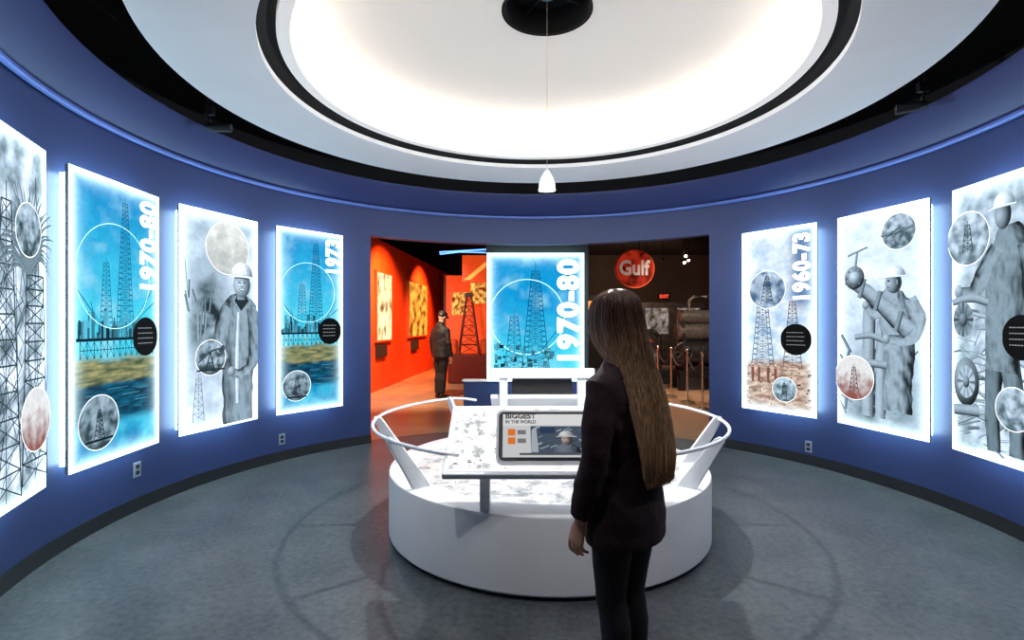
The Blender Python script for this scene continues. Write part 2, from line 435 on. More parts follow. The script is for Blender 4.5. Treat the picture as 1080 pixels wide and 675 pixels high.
DK = s(4, 34, 52)
def platform(p, cx, z, w, c, rnd):
    y = p.nl()
    p.rect(cx-w/2, z, cx+w/2, z+0.022, c, y)
    for i in range(90):
        x = cx-w/2+w*rnd.random()*.95; h = rnd.uniform(0.015, 0.13)*(1 if rnd.random() < .75 else 1.6)
        p.rect(x, z+.02, x+w*rnd.uniform(.008, .05), z+.02+h, lerp(c, s(90, 190, 220), rnd.random()**1.5), y-.00002*i)
    p.L += 7; y = p.nl()
    for i in range(13):
        x = cx-w/2+w*(i+.5)/13
        p.line((x, z-0.12), (x, z), .006, c, y)
        if i < 12: p.line((x, z), (x+w/13, z-.12), .004, c, y); p.line((x+w/13, z), (x, z-.12), .003, c, y)
    p.line((cx-w*.46, z-.06), (cx+w*.46, z-.06), .005, c, y)

def pic_rig_blue(W, H, seed=1):
    p = Pic(W, H, sea_fn(seed)); r = random.Random(seed)
    p.derrick(.07*W, .45*H, .19, .93*H, .05, 26, s(4, 84, 128), .004)
    p.derrick(.07*W, .45*H, .12, .9*H, .03, 20, s(20, 120, 164), .0032)
    p.derrick(-.14*W, .45*H, .13, .70*H, .05, 14, s(8, 92, 134), .0035)
    for a_, b_ in (((.18, .48), (.40, .62)), ((.22, .50), (.43, .57)), ((-.2, .48), (-.43, .60)), ((-.25, .48), (-.30, .56))):
        p.line((a_[0]*W, a_[1]*H), (b_[0]*W, b_[1]*H), .005, s(6, 84, 126)); p.line((a_[0]*W, a_[1]*H+.02), (b_[0]*W, b_[1]*H), .003, s(6, 84, 126))
    platform(p, 0, .425*H, .88*W, DK, r)
    y = p.nl()
    for i in range(26):
        x = r.uniform(-.44, .3)*W; z = r.uniform(.145, .27)*H; p.rect(x, z, x+r.uniform(.03, .2), z+.005, lerp(s(2, 40, 62), s(80, 160, 190), r.random()), y-.00002*i)
    p.nl(); p.ring(-.05*W, .655*H, .355*W*1.15, .0045, (1.0, 1.6, 1.8))
    p.disc(-.22*W, .145*H, .18*W*1.15, inset_bw(seed+9, .06, .5), (1.3, 1.5, 1.5)); p.derrick(-.22*W, .085*H, .10, .19*H, .02, 7, s(6, 26, 44), .004); p.rect(-.36*W, .08*H, -.08*W, .088*H, s(10, 30, 45))
    return p

def caption(parent, x, z, r, y):
    p = Pic(2*r, 2*r)
    T = Matrix.Translation((x, y, z+0))
    p.ellp(0, 0, r, r, (0.002, 0.002, 0.003), 40)
    rr = random.Random(int(x*1000)+5); yy = p.nl()-.0006
    for k in range(4):
        zz = .042*r/.1*(1-k*.62); h = .006
        w = r*.6
        x0 = -w
        while x0 < w*.8:
            L = rr.uniform(.010, .026); p.rect(x0, zz, min(w, x0+L), zz+h, (.35, .4, .42), yy); x0 += L+.005
    return p.done('caption_disc', M['flat'], parent, T)

def lightbox(name, label, ang, W, H, z0, pic, loc=None, lett=None, cap=None, group='backlit panels hung round the rotunda wall', rz=None):
    if loc is None: loc = pol(ang, 3.27, z0); rz = -R(ang)
    t = thing(name, label, 'lightbox', loc, rz, group)
    bm = bmesh.new(); box(bm, -W/2, W/2, -.135, -.115, 0, H); fin(bm, 'frame', M['alu'], t)
    bm = bmesh.new(); box(bm, -W/2+.045, W/2-.045, -.114, -.045, .045, H-.045); fin(bm, 'backlight', M['back'], t)
    for sx in (-1, 1):
        for zz in (.12, H-.12):
            bm = bmesh.new(); cyl(bm, (sx*(W/2-.12), -.046, zz), (sx*(W/2-.12), 0.0, zz), .012, 10); fin(bm, 'mounting_bracket', M['alu'], t)
    pic.done('picture', M['pic'], t, Matrix.Translation((0, -.137, 0)))
    y = -.137-pic.L*.0003-.0015
    if lett: text(lett[0], lett[1]*W, lett[2]*H, lett[3]*W, lett[4]*H, Matrix.Translation((0, y, 0)), M['letters'], t, vertical=True, bold=.045, space=1.12)
    if cap: caption(t, cap[0]*W, cap[1]*H, cap[2], y-.002)
    return t

# ------------------------------------------------------------ room shell
OL = ray(391, 3.27)[0]; OR = ray(748, 3.27)[0]
for nm, a0, a1 in (('wall_left', -140, OL), ('wall_right', OR, 140)):
    struct(rev(nm, [(3.27, 0), (3.42, 0), (3.42, 2.95), (3.27, 2.95)], a0, a1, M['wall'], seg=200))
struct(rev('wall_back', [(3.27, 2.58), (3.42, 2.58), (3.42, 2.95), (3.27, 2.95)], OL, OR, M['wall'], seg=200))
for nm, a0, a1 in (('baseboard_left', -140, OL), ('baseboard_right', OR, 140)):
    struct(rev(nm, [(3.25, 0), (3.27, 0), (3.27, .10), (3.255, .105)], a0, a1, M['base'], seg=200))
struct(rev('trim_1', [(3.27, 2.95), (3.24, 2.925), (3.235, 2.945), (3.21, 2.965), (3.0, 3.17), (2.99, 3.2), (3.04, 3.21), (3.42, 2.98), (3.42, 2.95)], 0, 360, M['cornice'], seg=200))
struct(rev('trim_5', [(3.24, 2.915), (3.215, 2.915), (3.205, 2.925), (3.205, 2.945), (3.225, 2.95), (3.24, 2.94)], 0, 360, M['trim_highlight'], seg=200))
struct(rev('trim_4', [(3.38, 2.97), (3.43, 2.97), (3.43, 4.25), (3.38, 4.25)], 0, 360, M['black'], seg=120))
struct(rev('ceiling', [(1.98, 3.25), (2.63, 3.25), (2.63, 3.29), (1.98, 3.29)], 0, 360, M['white'], seg=160))
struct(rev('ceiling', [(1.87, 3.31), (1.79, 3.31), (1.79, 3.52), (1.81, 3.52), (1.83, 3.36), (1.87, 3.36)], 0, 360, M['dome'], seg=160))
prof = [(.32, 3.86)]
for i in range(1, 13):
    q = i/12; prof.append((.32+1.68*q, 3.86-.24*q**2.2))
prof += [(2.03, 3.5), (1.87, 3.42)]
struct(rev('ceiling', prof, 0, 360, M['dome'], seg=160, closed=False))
struct(rev('trim_2', [(.32, 3.86), (.345, 3.85), (.345, 4.08), (0, 4.08), (0, 4.06), (.32, 4.06)], 0, 360, M['black'], seg=64))
struct(rev('trim_3', [(1.86, 3.37), (1.99, 3.30), (1.99, 3.34), (1.86, 3.42)], 0, 360, M['black'], seg=160))
o = rev('cove_light', [(1.86, 3.435), (1.90, 3.435), (1.90, 3.46), (1.86, 3.46)], 0, 360, M['cove'], seg=120)
tag(o, 'warm glowing strip light round the raised ceiling dome', 'cove light')
bm = bmesh.new(); box(bm, -5, 11, -2.5, 22.2, 4.25, 4.3); struct(fin(bm, 'ceiling', M['black']))
struct(rev('floor', [(0, -.03), (3.42, -.03), (3.42, 0), (0, 0)], 0, 360, M['floor'], seg=120, smooth=False))
bm = bmesh.new(); box(bm, -5, 11, -2.5, 22.2, -.06, -.008); struct(fin(bm, 'floor', M['tan']))

# ------------------------------------------------------------ lightboxes
Z0 = .52; H = 2.0
def span(a, b):
    A, B = ray(a, 3.15)[0], ray(b, 3.15)[0]
    return (A+B)/2, 2*3.14*math.sin(R(abs(B-A)/2))
specs = {'P2': span(75, 170), 'P3': span(190, 273), 'P4': span(292, 362), 'R4': span(782, 861), 'R5': span(882, 979),
         'P1': (ray(50, 3.15)[0]-7.0, .76), 'R6': (ray(1003, 3.15)[0]+7.0, .76)}
# P1
a, W = specs['P1']; p = Pic(W, H, bw_fn(21, .2, 1.1, 5)); r = random.Random(3)
for i in range(90):
    x = r.uniform(-.45, .45)*W; z = r.uniform(.04, .62)*H
    p.line((x, z), (x+r.uniform(-.3, .3), min(H*.97, z+r.uniform(.1, .6))), r.uniform(.002, .010), grey(r.uniform(.01, .2)))
p.derrick(.22*W, .05*H, .3, .62*H, .2, 11, grey(.03), .009); p.derrick(-.2*W, .03*H, .32, .8*H, .1, 12, grey(.05), .009)
for i in range(34):
    an = R(205-i*6.5); x0, z0 = .1*W, .62*H; L = r.uniform(.7, 1.1); p.limb([(x0, z0), (x0+.16*L*math.cos(an), z0+.2*L*math.sin(an)+.12), (x0+.33*L*math.cos(an), z0+.42*L*math.sin(an)+.06)], [.008, .022, .003], grey(.02), grey(.3), 3)
p.disc(.08*W, .74*H, .15, inset_bw(5), (1.3, 1.4, 1.4)); p.disc(.2*W, .22*H, .18, inset_red(8), (1.3, 1.4, 1.4))
lightbox('lightbox', 'backlit grey panel of crossed steel lattice, cut by the left photo edge', a, W, H, Z0, p)
# P2
a, W = specs['P2']; p = pic_rig_blue(W, H, 1)
lightbox('lightbox', 'tall blue backlit offshore rig panel lettered 1970-80 on the left wall', a, W, H, Z0, p, lett=('1970-80', .23, .62, .455, .965), cap=(.30, .435, .15))
# P3 worker
a, W = specs['P3']
def f3(u, v):
    n = fb(u, v*2.6, 4, 4, 6)
    g = .80+(.5-v)*.1+n*.35
    g -= .68*math.exp(-((u-.32)/.26)**2-((v-.52)/.24)**2)*(1+n*1.6)
    g += .35*sm(.55, .85, u)*sm(.35, .1, v)
    return grey(max(.03, g))
p = Pic(W, H, f3); r = random.Random(12)
def q(*pts): return [(x*W, z*H) for x, z in pts]
for i in range(16):
    x = r.uniform(-.46, -.08); z = r.uniform(.35, .62); p.limb(q((x, z), (x+r.uniform(-.05, .1), z+r.uniform(.05, .2))), [r.uniform(.006, .02)]*2, grey(r.uniform(.08, .2)), grey(r.uniform(.2, .5)), 4)
p.disc(.08*W, .84*H, .25, lambda x, z: lerp(s(168, 176, 176), s(240, 244, 242), .5+z*.4+fb(x, z, 2, 3)*.5), (1.4, 1.4, 1.4))
p.limb(q((.21, .01), (.21, .2), (.22, .36), (.24, .50), (.25, .585), (.26, .625)), [.38*W, .42*W, .44*W, .52*W, .44*W, .14*W], grey(.02), grey(.40), 30, -.2, .6)
p.limb(q((.20, .1), (.195, .3), (.215, .54)), [.04*W, .05*W, .03*W], grey(.5), grey(.9), 4, fold=.3)
p.limb(q((.07, .565), (-.01, .46), (-.03, .36), (.04, .31)), [.14*W, .18*W, .16*W, .11*W], grey(.02), grey(.42), 16, fold=.6)
p.limb(q((.02, .335), (-.08, .31), (-.15, .30)), [.13*W, .11*W, .07*W], grey(.03), grey(.44), 12, fold=.5)
p.limb(q((.40, .565), (.455, .44), (.43, .31), (.34, .255)), [.14*W, .19*W, .17*W, .11*W], grey(.02), grey(.40), 16, fold=.6)
p.limb(q((.37, .26), (.24, .24), (.13, .255)), [.13*W, .11*W, .07*W], grey(.03), grey(.46), 12, fold=.5)
p.ball(-.16*W, .30*H, .05*W, .022*H, grey(.15), grey(.7)); p.ball(.12*W, .255*H, .05*W, .024*H, grey(.15), grey(.7))
for i in range(4): p.limb(q((-.19-.012*i, .305-.005*i), (-.155-.012*i, .312-.004*i)), [.008, .008], grey(.2), grey(.55), 3)
p.poly(q((.16, .595), (.25, .545), (.36, .595), (.31, .63), (.21, .63)), grey(.03)); p.limb(q((.255, .60), (.255, .645)), [.12*W, .11*W], grey(.05), grey(.4), 6)
p.disc2(.26*W, .673*H, .118*W, .062*H, lambda x, z: lerp(grey(.10), grey(.82), .98-((x+.35)**2+(z-.1)**2)**.5*.80-(.35 if z > .5 else 0)), nr=10)
for ex in (.222, .298):
    p.ellp(ex*W, .684*H, .022*W, .0045*H, grey(.06)); p.ellp(ex*W, .6842*H, .008*W, .002*H, grey(.5)); p.limb(q((ex-.03, .695), (ex+.03, .696)), [.005, .005], grey(.06), grey(.14), 2)
p.limb(q((.262, .688), (.256, .668)), [.010, .024], grey(.3), grey(.85), 4); p.ellp(.257*W, .664*H, .016*W, .002*H, grey(.14))
p.poly(q((.215, .652), (.24, .643), (.28, .643), (.305, .652), (.28, .6545), (.24, .6545)), grey(.12)); p.poly(q((.222, .6515), (.24, .6465), (.28, .6465), (.298, .6515), (.28, .6535), (.24, .6535)), grey(.85))
p.disc2(.26*W, .716*H, .150*W, .066*H, lambda x, z: lerp(grey(.30), grey(1.5), .95-((x+.4)**2+(z-.5)**2)**.5*.75), a0=0, a1=180, nr=8)
for xx in (-.045, 0, .045): p.limb(q((.26+xx, .725), (.26+xx*.6, .778)), [.012, .008], grey(.6), grey(1.5), 4)
p.limb(q((.08, .708), (.17, .714), (.26, .716), (.35, .714), (.44, .708)), [.008, .022, .028, .022, .008], grey(.25), grey(1.4), 4, -.3); p.limb(q((.15, .703), (.26, .706), (.37, .703)), [.006, .012, .006], grey(.03), grey(.05), 2)
p.disc(-.15*W, .33*H, .165, inset_bw(31, .06, .6), (1.4, 1.4, 1.4))
p.limb(q((-.30, .31), (-.16, .355), (-.03, .37)), [.012, .02, .012], grey(.02), grey(.1), 3); p.line((-.16*W, .355*H), (-.21*W, .275*H), .012, grey(.02)); p.line((-.16*W, .355*H), (-.11*W, .275*H), .012, grey(.02)); p.line((-.19*W, .305*H), (-.13*W, .305*H), .008, grey(.02)); p.limb(q((-.05, .355), (-.0, .375), (.0, .35)), [.03, .04, .02], grey(.02), grey(.1), 3); p.rect(-.32*W, .27*H, .02*W, .278*H, grey(.03))
p.derrick(-.3*W, .05*H, .12, .24*H, .05, 6, grey(.3), .005)
lightbox('lightbox', 'grey backlit panel picturing a worker in a white hard hat, between two blue panels', a, W, H, Z0, p)
# P4
a, W = specs['P4']; p = pic_rig_blue(W, H, 7)
lightbox('lightbox', 'blue backlit offshore rig panel lettered 1973, nearest the doorway on the left', a, W, H, Z0, p, lett=('1973', .21, .775, .455, .965), cap=(.28, .44, .15))
# R4
a, W = specs['R4']
def f4(u, v):
    n = fb(u, v*2.6, 5, 12)
    c = lerp(s(170, 202, 234), s(240, 250, 255), .5+n*.8+(v-.5)*.2)
    c = lerp(c, s(62, 104, 160), .9*sm(.58, .8, u)*sm(.5, .62, v))
    g = lerp(s(140, 104, 88), s(226, 206, 190), .5+fb(u*2, v*14, 4, 2)*.9)
    return lerp(g, c, sm(.26, .30, v+n*.02))
p = Pic(W, H, f4); r = random.Random(8)
p.derrick(-.2*W, .25*H, .26, .72*H, .06, 17, s(44, 64, 96), .005); p.derrick(-.2*W, .25*H, .16, .70*H, .04, 13, s(90, 114, 146), .004); p.derrick(.2*W, .25*H, .2, .60*H, .06, 14, s(84, 62, 66), .005)
p.disc(-.14*W, .67*H, .21, lambda x, z: lerp(s(76, 106, 144), s(196, 218, 236), .5+fb(x, z, 2, 6)*.9+z*.2), (1.3, 1.4, 1.4)); p.derrick(-.14*W, .59*H, .14, .745*H, .03, 8, s(16, 28, 50), .005)
y = p.nl()
for i in range(180):
    x = r.uniform(-.44, .42)*W; z = r.uniform(.04, .26)*H; p.rect(x, z, x+r.uniform(.004, .035), z+r.uniform(.004, .022), lerp(s(70, 48, 42), s(206, 182, 160), r.random()), y-.00001*i)
p.L += 6
for x in (-.34, -.25, -.12, -.02): p.limb([(x*W, .16*H), (x*W, .2*H), (x*W, .24*H)], [.022, .03, .036], s(40, 34, 40), s(150, 90, 74), 4); p.ball(x*W, .25*H, .012, .016, s(120, 70, 60), s(220, 150, 120)); p.disc2(x*W, .253*H, .016, .014, lambda x, z: s(220, 220, 220), a0=0, a1=180)
p.disc(.1*W, .13*H, .135, inset_bw(15, .12, .7), (1.3, 1.4, 1.4)); p.derrick(.1*W, .085*H, .06, .165*H, .02, 5, grey(.04), .005)
lightbox('lightbox', 'pale backlit derrick panel with tan ground lettered 1960-73, right of the doorway', a, W, H, Z0, p, lett=('1960-73', .20, .61, .435, .955), cap=(.25, .40, .165))
# R5
a, W = specs['R5']
def f5(u, v):
    n = fb(u, v*2.6, 4, 33, 6)
    g = .85+(v-.5)*.3+n*.3
    g -= .75*math.exp(-((u-.5)/.36)**2-((v-.18)/.2)**2)*(1+n*1.8)
    return grey(max(.03, g))
p = Pic(W, H, f5); r = random.Random(44)
p.disc(.20*W, .885*H, .16, inset_bw(41, .12, .7), (1.4, 1.4, 1.4)); p.limb(q((.02, .875), (.20, .885), (.36, .90)), [.02, .035, .02], grey(.02), grey(.3), 4); p.line((.06*W, .86*H), (.2*W, .90*H), .010, grey(.08)); p.line((.14*W, .86*H), (.26*W, .90*H), .010, grey(.08))
for i in range(40):
    x = r.uniform(-.4, .35); z = r.uniform(.05, .36); p.limb(q((x, z), (x+r.uniform(-.15, .15), z+r.uniform(.02, .12))), [r.uniform(.008, .03)]*2, grey(r.uniform(.01, .06)), grey(r.uniform(.15, .6)), 5)
for xx, w_, zt in ((-.12, .13, .55), (.02, .10, .5)): p.limb(q((xx, .06), (xx+.01, .3), (xx+.02, zt)), [w_*W*1.1]*3, grey(.02), grey(.55), 10, fold=.2)
p.limb(q((.20, .10), (.21, .25), (.22, .38), (.19, .52), (.17, .595), (.20, .635)), [.30*W, .28*W, .32*W, .40*W, .34*W, .12*W], grey(.02), grey(.46), 28, fold=.6)
p.limb(q((.32, .59), (.40, .50), (.32, .42), (.10, .415)), [.13*W, .17*W, .13*W, .08*W], grey(.02), grey(.50), 16, fold=.6)
p.limb(q((.07, .59), (-.03, .53), (-.13, .565)), [.13*W, .14*W, .08*W], grey(.02), grey(.5), 16, fold=.6)
p.ball(-.14*W, .57*H, .04*W, .02*H, grey(.15), grey(.7)); p.ball(.09*W, .415*H, .04*W, .02*H, grey(.15), grey(.7))
p.disc2(.165*W, .663*H, .085*W, .046*H, lambda x, z: lerp(grey(.04), grey(.62), .95-((x+.6)**2+(z-.0)**2)**.5*.8), nr=8); p.limb(q((.09, .672), (.075, .66)), [.008, .018], grey(.3), grey(.6), 3); p.ellp(.115*W, .672*H, .015*W, .004*H, grey(.03)); p.line((.09*W, .645*H), (.13*W, .644*H), .005, grey(.03)); p.limb(q((.2, .675), (.2, .655)), [.02, .016], grey(.1), grey(.4), 3)
p.disc2(.18*W, .688*H, .110*W, .050*H, lambda x, z: lerp(grey(.30), grey(1.5), .95-((x+.4)**2+(z-.5)**2)**.5*.75), a0=0, a1=180, nr=8); p.limb(q((.0, .684), (.1, .690), (.29, .690)), [.010, .02, .012], grey(.25), grey(1.2), 4)
p.limb(q((-.36, .695), (-.16, .64), (.04, .57), (.20, .50), (.33, .45)), [.10, .13, .14, .15, .15], grey(.01), grey(.5), 16, fold=.2)
for xx, zz in ((-.18, .645), (.0, .585), (.22, .492)): p.limb(q((xx-.03, zz-.042), (xx+.03, zz+.046)), [.045, .045], grey(.01), grey(.35), 6)
p.ball(-.27*W, .70*H, .12*W, .055*H, grey(.01), grey(.55)); p.ball(-.27*W, .70*H, .06*W, .028*H, grey(.2), grey(.9))
for k in range(8): p.ball(-.27*W+.09*W*math.cos(k*.785), .70*H+.042*H*math.sin(k*.785), .012*W, .006*H, grey(.01), grey(.3))
p.limb(q((-.26, .73), (-.23, .82)), [.03, .02], grey(.02), grey(.4), 5); p.limb(q((-.35, .805), (-.11, .835)), [.018, .018], grey(.01), grey(.4), 4)
p.limb(q((-.26, .42), (-.08, .43), (.06, .41)), [.05, .06, .05], grey(.02), grey(.5), 6); p.limb(q((-.28, .31), (.10, .30)), [.07, .07], grey(.02), grey(.5), 6)
p.disc(-.27*W, .23*H, .21, inset_red(18), (1.4, 1.4, 1.4)); p.derrick(-.27*W, .16*H, .1, .28*H, .03, 6, s(90, 50, 50), .005)
lightbox('lightbox', 'pale grey backlit panel of a hard-hatted worker at pipework, middle of the right wall', a, W, H, Z0, p)
# R6
a, W = specs['R6']; p = Pic(W, H, bw_fn(51, .22, 1.05, 4)); r = random.Random(19)
for i in range(90):
    x = r.uniform(-.47, .25)*W; z = r.uniform(.04, .55)*H; p.limb([(x, z), (x+r.uniform(.04, .26), z+r.uniform(-.08, .12))], [r.uniform(.004, .028)]*2, grey(r.uniform(.01, .1)), grey(r.uniform(.2, .7)), 4)
p.limb(q((.06, .04), (.04, .2), (.08, .36)), [.15*W, .17*W, .22*W], grey(.01), grey(.24), 12, fold=.6); p.limb(q((.30, .04), (.30, .2), (.22, .36)), [.15*W, .17*W, .22*W], grey(.01), grey(.28), 12, fold=.6)
p.limb(q((.14, .32), (.16, .46), (.20, .62), (.24, .74), (.22, .82)), [.34*W, .38*W, .46*W, .48*W, .2*W], grey(.01), grey(.34), 28, fold=.6)
p.limb(q((.10, .75), (-.06, .66), (-.18, .60), (-.33, .605)), [.16*W, .19*W, .15*W, .09*W], grey(.02), grey(.40), 16, fold=.6)
p.limb(q((.38, .75), (.45, .62), (.40, .5)), [.14*W, .18*W, .12*W], grey(.02), grey(.36), 14, fold=.6)
p.ball(-.36*W, .605*H, .055*W, .025*H, grey(.15), grey(.7)); p.disc2(.16*W, .858*H, .09*W, .05*H, lambda x, z: lerp(grey(.03), grey(.62), .95-((x+.5)**2+z*z)**.5*.8), nr=8)
p.disc2(.17*W, .885*H, .120*W, .052*H, lambda x, z: lerp(grey(.30), grey(1.4), .95-((x+.4)**2+(z-.5)**2)**.5*.75), a0=0, a1=180, nr=8); p.limb(q((-.0, .880), (.1, .887), (.30, .887)), [.010, .022, .012], grey(.25), grey(1.2), 4)
p.limb(q((-.44, .565), (-.2, .58), (.0, .56)), [.05, .07, .05], grey(.01), grey(.5), 6)
p.disc2(-.30*W, .5*H, .13*W, .065*H, lambda x, z: grey(.02+.5*abs(math.sin(math.atan2(z, x)*6))*(x*x+z*z)**.5)); p.ball(-.30*W, .5*H, .05*W, .025*H, grey(.02), grey(.4))
p.ball(-.26*W, .27*H, .16*W, .09*H, grey(.01), grey(.5)); p.disc2(-.26*W, .27*H, .11*W, .06*H, lambda x, z: grey(.1+.6*abs(math.sin(math.atan2(z, x)*5)))); p.ball(-.26*W, .27*H, .04*W, .022*H, grey(.02), grey(.5)); p.limb(q((-.42, .16), (-.1, .17)), [.08, .08], grey(.01), grey(.5), 6)
p.disc(-.24*W, .80*H, .20, inset_bw(61, .2, .85), (1.4, 1.4, 1.4)); p.derrick(-.24*W, .75*H, .1, .85*H, .04, 5, grey(.1), .006); p.disc(.28*W, .20*H, .15, inset_bw(63, .15, .75), (1.4, 1.4, 1.4))
lightbox('lightbox', 'grey backlit panel of a worker bending over machinery, cut by the right photo edge', a, W, H, Z0, p, cap=(.36, .44, .15))

# centre partition + its lightbox
t = thing('display_partition', 'low dark blue partition with black back board standing in the doorway', 'partition', (.33, 7.5, 0))
bm = bmesh.new(); box(bm, -1.02, 1.02, -.03, .12, 0, .66); fin(bm, 'base_wall', M['wall'], t, bevel=.01)
bm = bmesh.new(); box(bm, -1.04, 1.04, -.05, .14, .66, .68); fin(bm, 'ledge', M['gloss'], t)
bm = bmesh.new(); box(bm, -.70, .76, 0, .08, .68, 2.66); fin(bm, 'back_board', M['black'], t)
W2, H2 = 1.36, 1.79
def fc(u, v):
    n = fb(u, v*1.4, 4, 2)
    return lerp(lerp(s(70, 214, 242), s(0, 150, 212), (v-.1)/.5+n*.3), s(176, 240, 252), max(0, n)*.55)
p = Pic(W2, H2, fc, 70, 90, edge=.04)
p.derrick(.0, .02, .42, .86*H2, .10, 22, s(4, 84, 128), .0075); p.derrick(.0, .02, .26, .82*H2, .06, 17, s(20, 120, 164), .006); p.derrick(-.3, .02, .3, .5*H2, .1, 12, s(8, 92, 134), .007)
p.ring(-.12, .50*H2, .53, .009, (1.0, 1.6, 1.8))
r = random.Random(4); y = p.nl()
for i in range(90):
    x = r.uniform(-.6, .2); z = r.uniform(.02, .26)*H2; p.rect(x, z, x+r.uniform(.015, .07), z+r.uniform(.015, .08), lerp(DK, s(90, 190, 220), r.random()), y-.00002*i)
p.L += 7
p.line((.1, .25*H2), (.38, .45*H2), .010, s(6, 84, 126))
lightbox('lightbox', 'wide blue backlit panel lettered 1970-80 standing in the doorway behind the round plinth', 0, W2, H2, .682, p, loc=(.33, 7.5, .682), rz=0, lett=('1970-80', .22, .16, .455, .95), group=None)

# ------------------------------------------------------------ round plinth
t = thing('display_plinth', 'round white plinth with glowing map top and curved white handrails', 'plinth', (CX, CY, 0))
rev('toe_kick', [(0, 0), (1.10, 0), (1.10, .03), (0, .03)], 0, 360, M['base'], t, 96, (0, 0, 0))
rev('drum', [(.93, .02), (1.15, .02), (1.165, .035), (1.165, .435), (1.16, .452), (1.145, .46), (.975, .46), (.965, .45), (.965, .43), (.93, .43)], 0, 360, M['gloss'], t, 128, (0, 0, 0))
rev('map_surface', [(0, .425), (.965, .425), (.965, .448), (0, .448)], 0, 360, M['map'], t, 96, (0, 0, 0), smooth=False)
RR = 1.275
for sg in (-1, 1):
    bm = bmesh.new(); pts = [(sg*.56, -1.06, .775)]
    for i in range(41):
        a = R(154-(154-40)*i/40)
        pts.append((sg*RR*math.sin(a), RR*math.cos(a), .785))
    a = R(36); pts.append((sg*1.22*math.sin(a), 1.22*math.cos(a), .78)); a = R(33); pts.append((sg*1.10*math.sin(a), 1.10*math.cos(a), .775))
    tube(bm, pts, .0115, 12, ref=Vector((0, 0, 1)))
    h = fin(bm, 'handrail', M['steelwhite'], t, True)
    for ang in (128, 93, 42):
        bm = bmesh.new()
        T = Matrix.Rotation(-R(sg*ang)+R(90), 4, 'Z')
        prism(bm, [(1.0, .459), (1.125, .459), (1.145, .50), (1.295, .775), (1.293, .80), (1.262, .805), (1.235, .79), (1.04, .52)], -.014, .014, T)
        fin(bm, 'bracket', M['steelwhite'], h, bevel=.005)

# front console
t = thing('console', 'slanted white console with glowing print and touchscreen on front of the plinth', 'console', (.24, 2.93, .46))
TB = Matrix.Translation((0, 2.72-2.93, .715-.46)) @ Matrix.Rotation(R(26.6), 4, 'X')
bm = bmesh.new(); box(bm, -.605, .605, -.005, .60, -.035, 0, TB); fin(bm, 'board', M['steelwhite'], t, bevel=.006)
def fmap(u, v):
    n = .5+fb(u*2, v, 9, 71, 7)*1.4
    return grey(.42+.85*max(0, min(1, n+.32)), (.97, 1, 1.02))
p = Pic(1.17, .56, fmap, 200, 96, edge=.012, glow=(1.3, 1.3, 1.32)); r = random.Random(6)
y = p.nl()
for i in range(110):
    x = r.uniform(-.57, .53); z = r.uniform(.02, .48); k = r.uniform(.01, .032); g = grey(r.uniform(.06, .35), (1, 1, 1))
    p.line((x, z), (x+k*.5, z+k*1.8), .002, g, y); p.line((x+k*.5, z+k*1.8), (x+k, z), .002, g, y); p.line((x+k*.2, z+k*.6), (x+k*.8, z+k*.6), .0015, g, y)
for i in range(60):
    x = r.uniform(-.56, .5); z = r.uniform(.02, .5); p.rect(x, z, x+r.uniform(.006, .035), z+r.uniform(.004, .016), grey(r.uniform(.1, .6), (1, 1, 1)), y)
p.done('printed_surface', M['maptop'], t, TB @ Matrix.Translation((0, .02, .002)) @ Matrix.Rotation(R(-90), 4, 'X'))
for sg in (-1, 1):
    bm = bmesh.new(); prism(bm, [(-.05, 0), (.07, 0), (.05, .33), (-.03, .29)], sg*.39-.028, sg*.39+.028, Matrix.Rotation(R(90), 4, 'Z') @ Matrix.Scale(-1, 4, (0, 1, 0)))
    fin(bm, 'leg', M['steelwhite'], t, bevel=.006)
bm = bmesh.new(); box(bm, -.45, .45, .02, .05, .22, .285); fin(bm, 'cross_beam', M['steelwhite'], t, bevel=.004)
TT = Matrix.Translation((0, 2.75-2.93, .750-.46)) @ Matrix.Rotation(R(50), 4, 'X')
XZ = Matrix.Rotation(R(-90), 4, 'X')          # picture x,z -> board x,y
bm = bmesh.new(); prism(bm, rrect(-.325, 0, .325, .315, .035), -.03, 0, TT @ XZ)
sc = fin(bm, 'touchscreen', M['bezel'], t)
bm = bmesh.new(); prism(bm, rrect(-.311, .013, .311, .302, .028), -.033, -.029, TT @ XZ); fin(bm, 'bezel', M['screenblack'], sc)
def fs(u, v): return s(206, 208, 210) if v < .71 else s(228, 228, 228)
p = Pic(.58, .256, fs, 40, 20, edge=0)
for k in range(2): p.rect(-.262, .075+k*.05, -.222, .115+k*.05, s(232, 120, 40))
for k in range(2): p.rect(-.21, .082+k*.05, -.165, .108+k*.05, s(120, 120, 122))
p.rect(-.14, .02, .27, .182, s(70, 84, 102))
r = random.Random(9)
for i in range(46):
    x = r.uniform(-.13, .22); z = r.uniform(.025, .16); p.limb([(x, z), (x+r.uniform(.02, .05), z+r.uniform(-.02, .02))], [r.uniform(.004, .014)]*2, s(16, 20, 28), lerp(s(60, 70, 86), s(190, 200, 210), r.random()), 3)
p.limb([(.05, .02), (.05, .05), (.05, .07)], [.15, .14, .04], s(16, 20, 28), s(110, 120, 134), 10, fold=.6)
p.disc2(.05, .095, .028, .034, lambda x, z: lerp(s(50, 44, 46), s(206, 186, 172), .95-((x+.4)**2+(z-.1)**2)**.5*.8), nr=8); p.ellp(.040, .1, .006, .0025, s(30, 24, 24)); p.ellp(.060, .1, .006, .0025, s(30, 24, 24)); p.line((.04, .078), (.058, .078), .003, s(60, 30, 30))
p.disc2(.05, .112, .042, .034, lambda x, z: lerp(s(110, 114, 120), s(240, 242, 244), .9-((x+.4)**2+(z-.5)**2)**.5*.75), a0=0, a1=180); p.limb([(-.005, .110), (.05, .114), (.105, .110)], [.004, .008, .004], s(120, 124, 130), s(220, 222, 226), 3)
